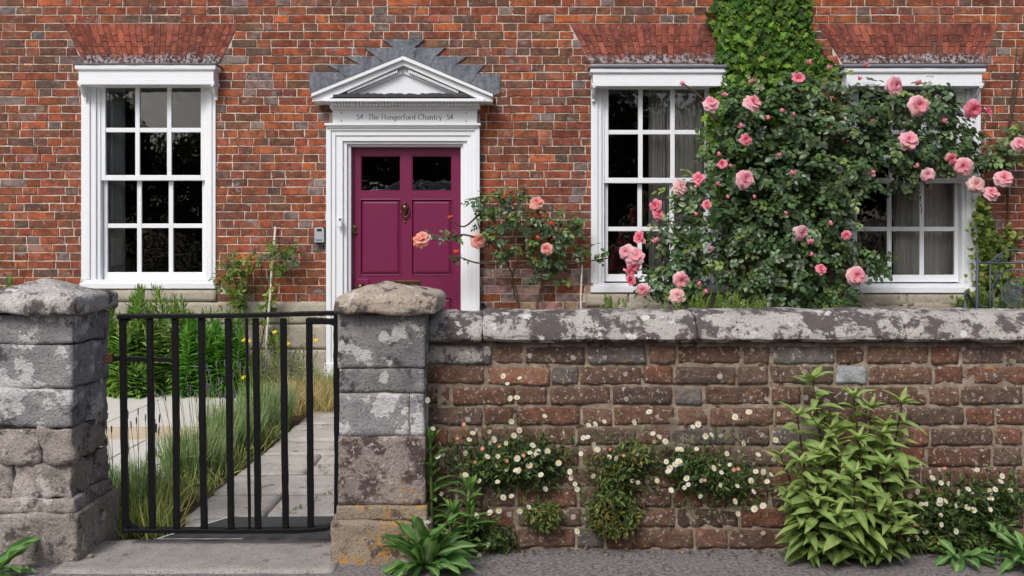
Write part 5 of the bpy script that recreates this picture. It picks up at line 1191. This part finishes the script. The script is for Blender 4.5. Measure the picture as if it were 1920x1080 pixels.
# ---------------------------------------------------------------- plants with large leaves, each leaf a part
def big_leaf(name, Lw, seg=7, droop=.25, wave=.06, col=(.1,.2,.05), rib=(.2,.3,.1), pinch=.12, peak=.42, seed=0):
    """one long leaf along +X, width Lw, with a channelled midrib and a wavy margin; unit length"""
    rg = random.Random(seed); mb = MB(); vs = []; cs = []
    for i in range(seg + 1):
        s = i/seg; w = Lw*.5*(pinch*(1-s) + (1-pinch)*math.sin(math.pi*min(1, s**(math.log(.5)/math.log(peak))))**.8) if 0 < s < 1 else Lw*.5*(pinch if s == 0 else .02)
        z = .10*s - droop*s*s
        for j, v in enumerate((-1, -.5, 0, .5, 1)):
            vs.append((s, v*w, z + abs(v)*w*.45 + (wave*Lw*rg.uniform(-1,1) if abs(v) == 1 else 0)))
            k = rg.uniform(.88, 1.1); c = rib if v == 0 else tuple(cc*k for cc in col); cs.append(c + (1,))
    mb.add(vs, [(i*5+j, (i+1)*5+j, (i+1)*5+j+1, i*5+j+1) for i in range(seg) for j in range(4)]); mb.c = cs
    me = bpy.data.meshes.new(name); me.from_pydata(mb.v, [], mb.f); me.materials.append(M['leaf']); ca = me.color_attributes.new('Col', 'FLOAT_COLOR', 'POINT')
    ca.data.foreach_set('color', np.array(cs, dtype=np.float32).ravel()); me.polygons.foreach_set('use_smooth', [True]*len(me.polygons)); me.update(); return me
def put_leaf(me, parent, p, d, up, L, wk=1.):
    o = bpy.data.objects.new('leaf', me); link(o, parent); x = Vector(d).normalized(); y = Vector(up).cross(x)
    if y.length < .05: y = Vector((0,1,0)).cross(x)
    y.normalize(); z = x.cross(y); q = Vector(p) - WL[parent.name]
    o.matrix_local = Matrix(((x.x*L, y.x*L*wk, z.x*L, q.x), (x.y*L, y.y*L*wk, z.y*L, q.y), (x.z*L, y.z*L*wk, z.z*L, q.z), (0,0,0,1))); return o
TALLL = [big_leaf('leaf', .36, 6, dr, .05, lin(*c), lin(150,168,112), .05, .34, s) for s, (dr, c) in enumerate(((.22,(132,156,86)), (.36,(122,148,78)), (.5,(138,162,92)), (.3,(110,136,70)), (.15,(158,176,106))))]
tp = thing('tall_leafy_plant', P(1592, 1025, 3.36), 'tall green leafy plant with dark stems growing against the brick wall', 'plant')
rt = random.Random(17)
stems = [((1585,1020),(1523,708),3.40,1), ((1595,1022),(1600,742),3.38,1), ((1620,1022),(1692,752),3.38,1), ((1570,1022),(1494,775),3.34,1), ((1590,1025),(1601,885),3.24,.9), ((1610,1022),(1664,868),3.26,.9), ((1560,1024),(1498,865),3.26,.9), ((1620,1022),(1632,760),3.43,.8), ((1555,1026),(1520,940),3.24,.9), ((1625,1026),(1665,950),3.24,.9), ((1590,1030),(1570,965),3.22,.9),((1640,1026),(1690,985),3.26,.8),((1540,1024),(1490,950),3.28,.8),((1600,1020),(1560,800),3.36,.9),((1600,1020),(1655,810),3.34,.9),((1585,1020),(1535,850),3.30,.9),((1600,1026),(1630,930),3.22,.9),((1570,1020),(1462,850),3.36,.8),((1600,1020),(1545,780),3.42,.8),((1600,1020),(1665,795),3.42,.8),((1600,1020),(1610,820),3.32,.9),((1630,1022),(1700,880),3.34,.8),((1560,1022),(1475,920),3.32,.8)]
spots_ = []
for si, ((bx, by), (tx, ty), Y, kk) in enumerate(stems):
    B = P(tx, ty, Y); A = Vector((PX(bx, 3.38)*.6 + B.x*.4, 3.38, .0)); bend = Vector((rt.uniform(-.02,.02), -.02, 0)); f = lambda s: A + (B-A)*s + bend*math.sin(s*math.pi)
    m_ = MB(); m_.tube([f(i/6) for i in range(7)], [.0055*(1-.55*i/6) for i in range(7)], 6); m_.build('stem', M['dark_stem'], tp, smooth=True)
    ln = (B-A).length; k = max(4, int(ln/.034)); a0 = rt.uniform(0, 3)
    for i in range(k):
        s = .14 + .84*i/(k-1); tipf = max(0, s-.75)/.25
        for w in (0, 1):
            a = a0 + i*1.57 + w*math.pi + rt.uniform(-.4,.4); d = Vector((math.cos(a), math.sin(a)*.8 - .3, -.05 + .5*tipf + rt.uniform(-.45,.45))); p = f(s)
            if p.y + d.y*.12 > YW - .03: d.y = -abs(d.y)*.4
            L = (.110 - .035*tipf)*rt.uniform(.7,1.15)*kk**.5; spots_.append((rt.choice((0, 1, 3)) if s < .5 else rt.choice((0, 1, 2, 4)) if tipf < .3 else rt.choice((0,2,4)), p, d, L, rt.uniform(.85,1.15)))
    for w in range(6):
        a = w*1.05 + rt.uniform(-.2,.2); spots_.append((4 if w % 2 else 2, B - (B-A).normalized()*.012, Vector((math.cos(a)*.8, math.sin(a)*.6 - .25, .75)), rt.uniform(.045,.085)*kk, .8))
spots_.sort(key=lambda q: q[1].y - .5*q[3])       # nearest and largest first
rest = MB()
for i, (li, p, d, L, wk) in enumerate(spots_):
    if i < 300: put_leaf(TALLL[li], tp, p, d, (rt.uniform(-.5, .5), rt.uniform(-.6, .1), 1), L, wk); continue
    x = d.normalized(); y = Vector((0,-.25,1)).cross(x).normalized(); z = x.cross(y); me = TALLL[li]; b0 = len(rest.v)
    rest.add([p + (x*v.co.x + y*v.co.y*wk + z*v.co.z)*L for v in me.vertices], [tuple(f_.vertices) for f_ in me.polygons]); rest.c[b0:] = [tuple(c_.color) for c_ in me.color_attributes['Col'].data]
rest.build('leaves', M['leaf'], tp, smooth=True, kind='stuff')
def rosette(name, label, base, n, Lr, el, mats, width=(.8,1.2), arcs=(0, 360), seed=1, cat='weed', group=None):
    t = thing(name, base, label, cat, group); rg = random.Random(seed)
    for i in range(n):
        a = R(arcs[0] + (arcs[1]-arcs[0])*(i + rg.uniform(-.3,.3))/n); e = R(rg.uniform(*el)); d = Vector((math.cos(a)*math.cos(e), math.sin(a)*math.cos(e), math.sin(e)))
        put_leaf(rg.choice(mats), t, Vector(base) + Vector((d.x, d.y, 0))*.015 + Vector((0, 0, .015)), d, Vector((rg.uniform(-.5,.5), rg.uniform(-.5,.5), 1)) if e < 1.2 else (-d.x, -d.y, .3), rg.uniform(*Lr), rg.uniform(*width))
    return t
DOCK = [big_leaf('leaf', .38, 11, dr, .17, lin(*c), lin(160,182,130), .22, .62, 20+s) for s, (dr, c) in enumerate(((.3,(84,126,64)), (.5,(96,140,74)), (.7,(74,114,58)), (.2,(108,150,84))))]
dk = rosette('dock_plant', 'broad-leaved dock rosette at the foot of the right gate pillar', (PX(795, 3.28), 3.27, 0), 28, (.11, .21), (25, 84), DOCK, (.6, 1.0), (150, 390), 3)
for a, e, L in ((185,8,.19),(350,6,.24),(340,14,.22),(200,4,.15),(300,10,.14),(250,12,.13),(230,20,.17),(8,16,.22)):
    put_leaf(DOCK[a % 4], dk, (PX(795,3.28), 3.26, .02), (math.cos(R(a))*math.cos(R(e)), math.sin(R(a))*math.cos(R(e)), math.sin(R(e))), (0,0,1), L*.85, .9)
SOW = [big_leaf('leaf', .34, 7, dr, .10, lin(*c), lin(140,166,100), .3, .5, 40+s) for s, (dr, c) in enumerate(((.3,(78,118,56)), (.5,(92,134,66)), (.2,(104,146,74))))]
for label, pts, sd_ in (('small upright weed behind the dock rosette at the pillar foot', [(842,1015,3.38),(845,985,3.38),(848,950,3.39)], 4), ('upright leafy weed stalk between pillar and daisies', [(812,1010,3.40),(808,920,3.40),(806,812,3.41)], 1), ('shorter leafy weed stalk left of the low daisies', [(880,1010,3.40),(876,960,3.40),(880,905,3.41)], 2)):
    A, Mm, B = [P(*p) for p in pts]; A.z = 0; t = thing('weed_stalk', A, label, 'weed', 'upright weed stalks by the pillar'); m_ = MB(); m_.tube([A, Mm, B], [.007,.006,.004], 7); m_.build('stem', M['green_stem'], t, smooth=True); rg = random.Random(sd_); k = 13 if sd_ == 1 else 9
    for i in range(k):
        s = .12 + .85*i/k; p = A + (B-A)*s
        for w in (0, 1):
            a = i*2.2 + w*math.pi + rg.uniform(-.4,.4); put_leaf(rg.choice(SOW), t, p, (math.cos(a), math.sin(a)*.6 - .3, .3 + s*.9), (0,-.2,1), rg.uniform(.07,.12)*(1.1-.45*s), 1.)
    for w in range(7): a = w*.9; put_leaf(SOW[2], t, B - Vector((0,0,.02)), (math.cos(a)*.5, math.sin(a)*.5, 1), (0,-1,.2), rg.uniform(.035,.06), 1)
rosette('dock_plant', 'broad green leaves at the bottom-left corner before the grey pillar', (PX(-12, 3.2), 3.20, 0), 11, (.12, .17), (5, 60), DOCK, (.8,1.1), (200, 420), 5)
rosette('dock_plant', 'broad green leaves at the right edge of the pavement below the wall', (PX(1935, 3.3), 3.33, 0), 16, (.10, .18), (5, 65), DOCK, (.8,1.1), (90, 330), 6)
rosette('dock_plant', 'small broad-leaved seedling among the right-hand daisies', (PX(1800, 3.36), 3.37, 0), 10, (.07, .13), (5, 55), DOCK, (.9,1.2), (150, 400), 8)

# bits of dead leaf and grit gathered at the wall foot
n = 420; x = npr.uniform(-.25, 2.6, n); y = YW - .01 - np.abs(npr.normal(0, .05, n)); L = npr.uniform(.006, .020, n)
lit = leaves('leaf_litter', OVATE, np.c_[x, y, np.full(n, .008)], npr.normal(0,1,(n,3))*np.array([[1,1,.25]]), np.array([[0,0,1.]]) + npr.normal(0,.4,(n,3)), L, L*.6, leafcols(n, [lin(104,84,62), lin(128,106,78), lin(84,78,52), lin(150,136,110)], .25), M['leaf'])
tag(lit, 'scattered dead leaf bits along the foot of the brick wall', 'leaf litter', kind='stuff')
# ---------------------------------------------------------------- garden chair of wrought iron
ch = thing('garden_chair', (PX(1897, 7.05), 7.05, 0), 'grey wrought iron garden chair with scrolled back and round rosette', 'chair')
ca_, sa_ = math.cos(R(-30)), math.sin(R(-30)); o_ = Vector((PX(1897, 7.05), 7.05, 0))
def K(x, y, z): return o_ + Vector((x*ca_ - y*sa_, x*sa_ + y*ca_, z))       # chair space: x across, -y forward
def ctube(name, pts, r=.008, closed=False, n=6):
    m_ = MB(); m_.tube([K(*p) for p in pts], r, n); return m_.build(name, M['bench_iron'], ch, smooth=True)
bk = lambda x, z: (x, .22 + (z-.45)*.16, z)                                   # the raked back plane
for s in (-1, 1):
    ctube('leg', [(s*.245, .24, 0), bk(s*.245, .45), bk(s*.25, .8), bk(s*.25, 1.035)], .011)
    ctube('leg', [(s*.25, -.24, 0), (s*.25, -.22, .44)], .010)
    ctube('back_bar', [bk(s*.155, .5), bk(s*.16, .98)], .006)
    ctube('armrest', [(s*.25, -.26, .44), (s*.28, -.36, .60), (s*.285, -.36, .70), (s*.285, -.30, .765), (s*.285, -.2, .775), (s*.28, -.06, .74), (s*.26, .12, .66), bk(s*.25, .60)], .012)
    ctube('scroll', [bk(s*.205 + .035*math.cos(a)*(1 if a < 0 else 1), .70 + .05*math.sin(a)) for a in np.linspace(0, 5.2, 14)], .0035)
    ctube('scroll', [bk(s*.205 + .028*math.cos(a+2), .60 + .04*math.sin(a+2)) for a in np.linspace(0, 5.0, 14)], .0035)
    ctube('crest', [bk(s*.235, .99)] + [bk(s*(.235 - .235*t), .985 + .095*(t*t*(3-2*t)) - .012*math.sin(t*6)) for t in np.linspace(0.1, 1, 9)], .006)
    ctube('scroll', [bk(s*.10 + .05*(1-k/22)*math.cos(k*.5), 1.02 + .03*(1-k/22)*math.sin(k*.5)) for k in range(20)], .0035)
    for zz in (.62, .90): ctube('scroll', [bk(s*.115 + .03*(1-k/26)*math.cos(k*.55), zz + .03*(1-k/26)*math.sin(k*.55)) for k in range(22)], .003)
ctube('back_rail', [bk(-.25, .985), bk(.25, .985)], .008); ctube('back_rail', [bk(-.25, .50), bk(.25, .50)], .008)
for r_, w in ((.145, .005), (.078, .004), (.062, .003)): ctube('ring', [bk(r_*math.cos(a), .755 + r_*1.25*math.sin(a)) for a in np.linspace(0, 2*math.pi, 30)], w)
for k in range(8):
    a = k*math.pi/4; ctube('ring', [bk(.105*math.cos(a) + .034*math.cos(b), .755 + 1.25*(.105*math.sin(a) + .034*math.sin(b))) for b in np.linspace(0, 2*math.pi, 14)], .0028)
m_ = MB()
for k in range(12):
    a = k*math.pi/6
    m_.tube([K(*bk(.028*math.cos(a) + .026*math.cos(b), .755 + 1.25*(.028*math.sin(a) + .026*math.sin(b)))) for b in np.linspace(0, 2*math.pi, 12)], .0032, 5)
m_.tube([K(*bk(.012*math.cos(b), .755 + .015*math.sin(b))) for b in np.linspace(0, 2*math.pi, 10)], .006, 5); m_.build('rosette', M['bench_iron'], ch, smooth=True)
st_ = MB()
for k in range(9):
    x = -.22 + .055*k; st_.tube([K(x, -.22, .445), K(x, 0, .437), K(x, .21, .448)], .006, 5)
st_.tube([K(-.25,-.23,.445), K(.25,-.23,.445), K(.25,.22,.45), K(-.25,.22,.45), K(-.25,-.23,.445)], .009, 6); st_.build('seat', M['bench_iron'], ch, smooth=True)

# ---------------------------------------------------------------- across the street: what the panes mirror
tr0 = None
def tree_leaves():
    n = 2600; d = rand_dir(n); rr = (.45 + .55*npr.random(n)**.5)[:, None]; lob = 1 + .22*np.sin(d[:, :1]*5 + 1)*np.cos(d[:, 2:]*6)
    return d*rr*lob*np.array([[1.9, 1.9, 2.1]]) + np.array([[0, 0, 3.6]]), d
PP, d = tree_leaves(); n = len(PP)
tr0 = thing('street_tree', (0, 0, 0), 'dark tree across the street, seen only mirrored in the window panes', 'tree', 'trees across the street')
cr = leaves('crown', OVATE, PP, npr.normal(0,1,(n,3)), d + npr.normal(0,.5,(n,3)), npr.uniform(.2,.4,n), .24, leafcols(n, [lin(62,80,44), lin(50,68,38)], .2), M['leaf'], tr0)
m_ = MB(); m_.tube([(0,0,-.05),(.05,0,1.2),(0,.05,2.4),(.1,0,3.6)], [.2,.16,.12,.05], 8)
for k in range(5): a = k*1.26; m_.tube([(0,0,2.0), (.5*math.cos(a), .5*math.sin(a), 2.9), (1.1*math.cos(a), 1.1*math.sin(a), 3.8)], [.08,.05,.02], 6)
tk = m_.build('trunk', M['bark'], tr0, smooth=True)
spots = [(-15.8,-13,.82),(-11.4,-12.4,1.0),(-13.2,-13.5,.76),(-9.6,-13.5,.78),(-7.2,-14,.92),(-4.4,-14,1.1),(-.4,-13,1.12),(2.6,-14,1.12),(6.0,-13,.98),(9.5,-14,1.2),(13,-13,1.15),(17,-14,1.2)]
for i, (x, y, s) in enumerate(spots):
    o = tr0 if i == 0 else tr0.copy()
    if i:
        C.objects.link(o)
        for c in (cr, tk): q = c.copy(); C.objects.link(q); q.parent = o
    o['label'] = ('narrow dark tree' if i == 1 else 'dark leafy tree') + ' across the street, mirrored in panes, %s from the left' % ('first third second fourth fifth sixth seventh eighth ninth tenth eleventh twelfth'.split()[i])
    o.location = (x, y, 0); o.rotation_euler.z = i*1.7; o.scale = (s*1.15, s*1.15, s) if i != 1 else (.42, .42, s)
hg = thing('hedge', (0, -11.2, 0), 'dark clipped hedge across the street, mirrored in the lower panes', 'hedge')
n = 9000; B = np.stack([npr.uniform(-18, 20, n), -11.2 + npr.uniform(-.45,.45,n), npr.uniform(0, 1.9, n)], 1); o_h = npr.random(n) < .5
B[o_h, 1] = -10.75 + npr.normal(0, .05, o_h.sum())
leaves('foliage', OVATE, B, npr.normal(0,1,(n,3)), npr.normal(0,.4,(n,3)) + np.array([[0,1,.4]]), npr.uniform(.1,.2,n), .11, leafcols(n, [lin(58,74,40), lin(48,64,36)], .2), M['leaf'], hg)
lm = thing('street_lamp', (-9.75, -8.2, 0), 'dark street lamp with a shallow hood, mirrored in the left window', 'street lamp')
m_ = MB(); m_.tube([(-9.75,-8.2,0),(-9.75,-8.2,2.5),(-9.75,-8.2,5.0)], [.07,.05,.04], 8); m_.build('post', M['iron_black'], lm, smooth=True)
m_ = MB(); m_.lathe([(.04,5.45),(.10,5.35),(.16,5.16),(.42,5.02),(.42,4.99),(.17,5.0)], (-9.75,-8.2,0), 'z', 18); m_.build('hood', M['iron_black'], lm, smooth=True)
m_ = MB(); m_.lathe([(.16,5.0),(.17,4.88),(.10,4.76),(.02,4.72)], (-9.75,-8.2,0), 'z', 14); m_.build('globe', M['plastic_black'], lm, smooth=True)

# a parked van across the street: its pale roof shows in the door panes
paint('van_paint', (.62, .63, .65), .25, .1, (.4, .4, .4)); paint('tyre', (.02, .02, .02), .8, .2, (.05, .05, .05))
van = thing('parked_van', (-2.6, -5.4, 0), 'pale parked van across the street, mirrored in the front door panes', 'van')
prof = [(-2.5,.35),(-2.55,.9),(-2.5,1.05),(-1.75,1.25),(-1.15,1.95),(-.95,2.25),(-.6,2.42),(0,2.5),(1.4,2.52),(2.2,2.46),(2.42,2.3),(2.5,1.9),(2.52,.5),(2.4,.35)]
m_ = MB(); m_.prism([(x - 2.6, z) for x, z in prof], -6.3, -4.45); m_.build('body', M['van_paint'], van, bevel=.12)
for x0, x1, z0, z1 in ((-1.25,-.35,1.35,1.95),(-.2,1.0,1.4,2.0),(1.15,2.2,1.4,2.0)):
    m_ = MB(); m_.prism([(x0 - 2.6 + (0 if x0 > -1 else -.3), z0), (x1 - 2.6, z0), (x1 - 2.6, z1), (x0 - 2.6 + (0 if x0 > -1 else .1), z1)], -4.452, -4.44); m_.build('window', M['plastic_black'], van)
for x in (-4.2, -1.0):
    for y in (-4.45, -6.12):
        m_ = MB(); m_.lathe([(.20, 0), (.33, .01), (.35, .05), (.35, .17), (.33, .21), (.2, .22)], (x, y, .34), 'y', 20); wh = m_.build('wheel', M['tyre'], van, smooth=True)
for x in (-5.1, -.13):
    m_ = MB(); m_.box(x - .06, x + .06, -4.6, -4.44, .8, 1.0); m_.build('lamp', M['plastic_white'], van, bevel=.02)
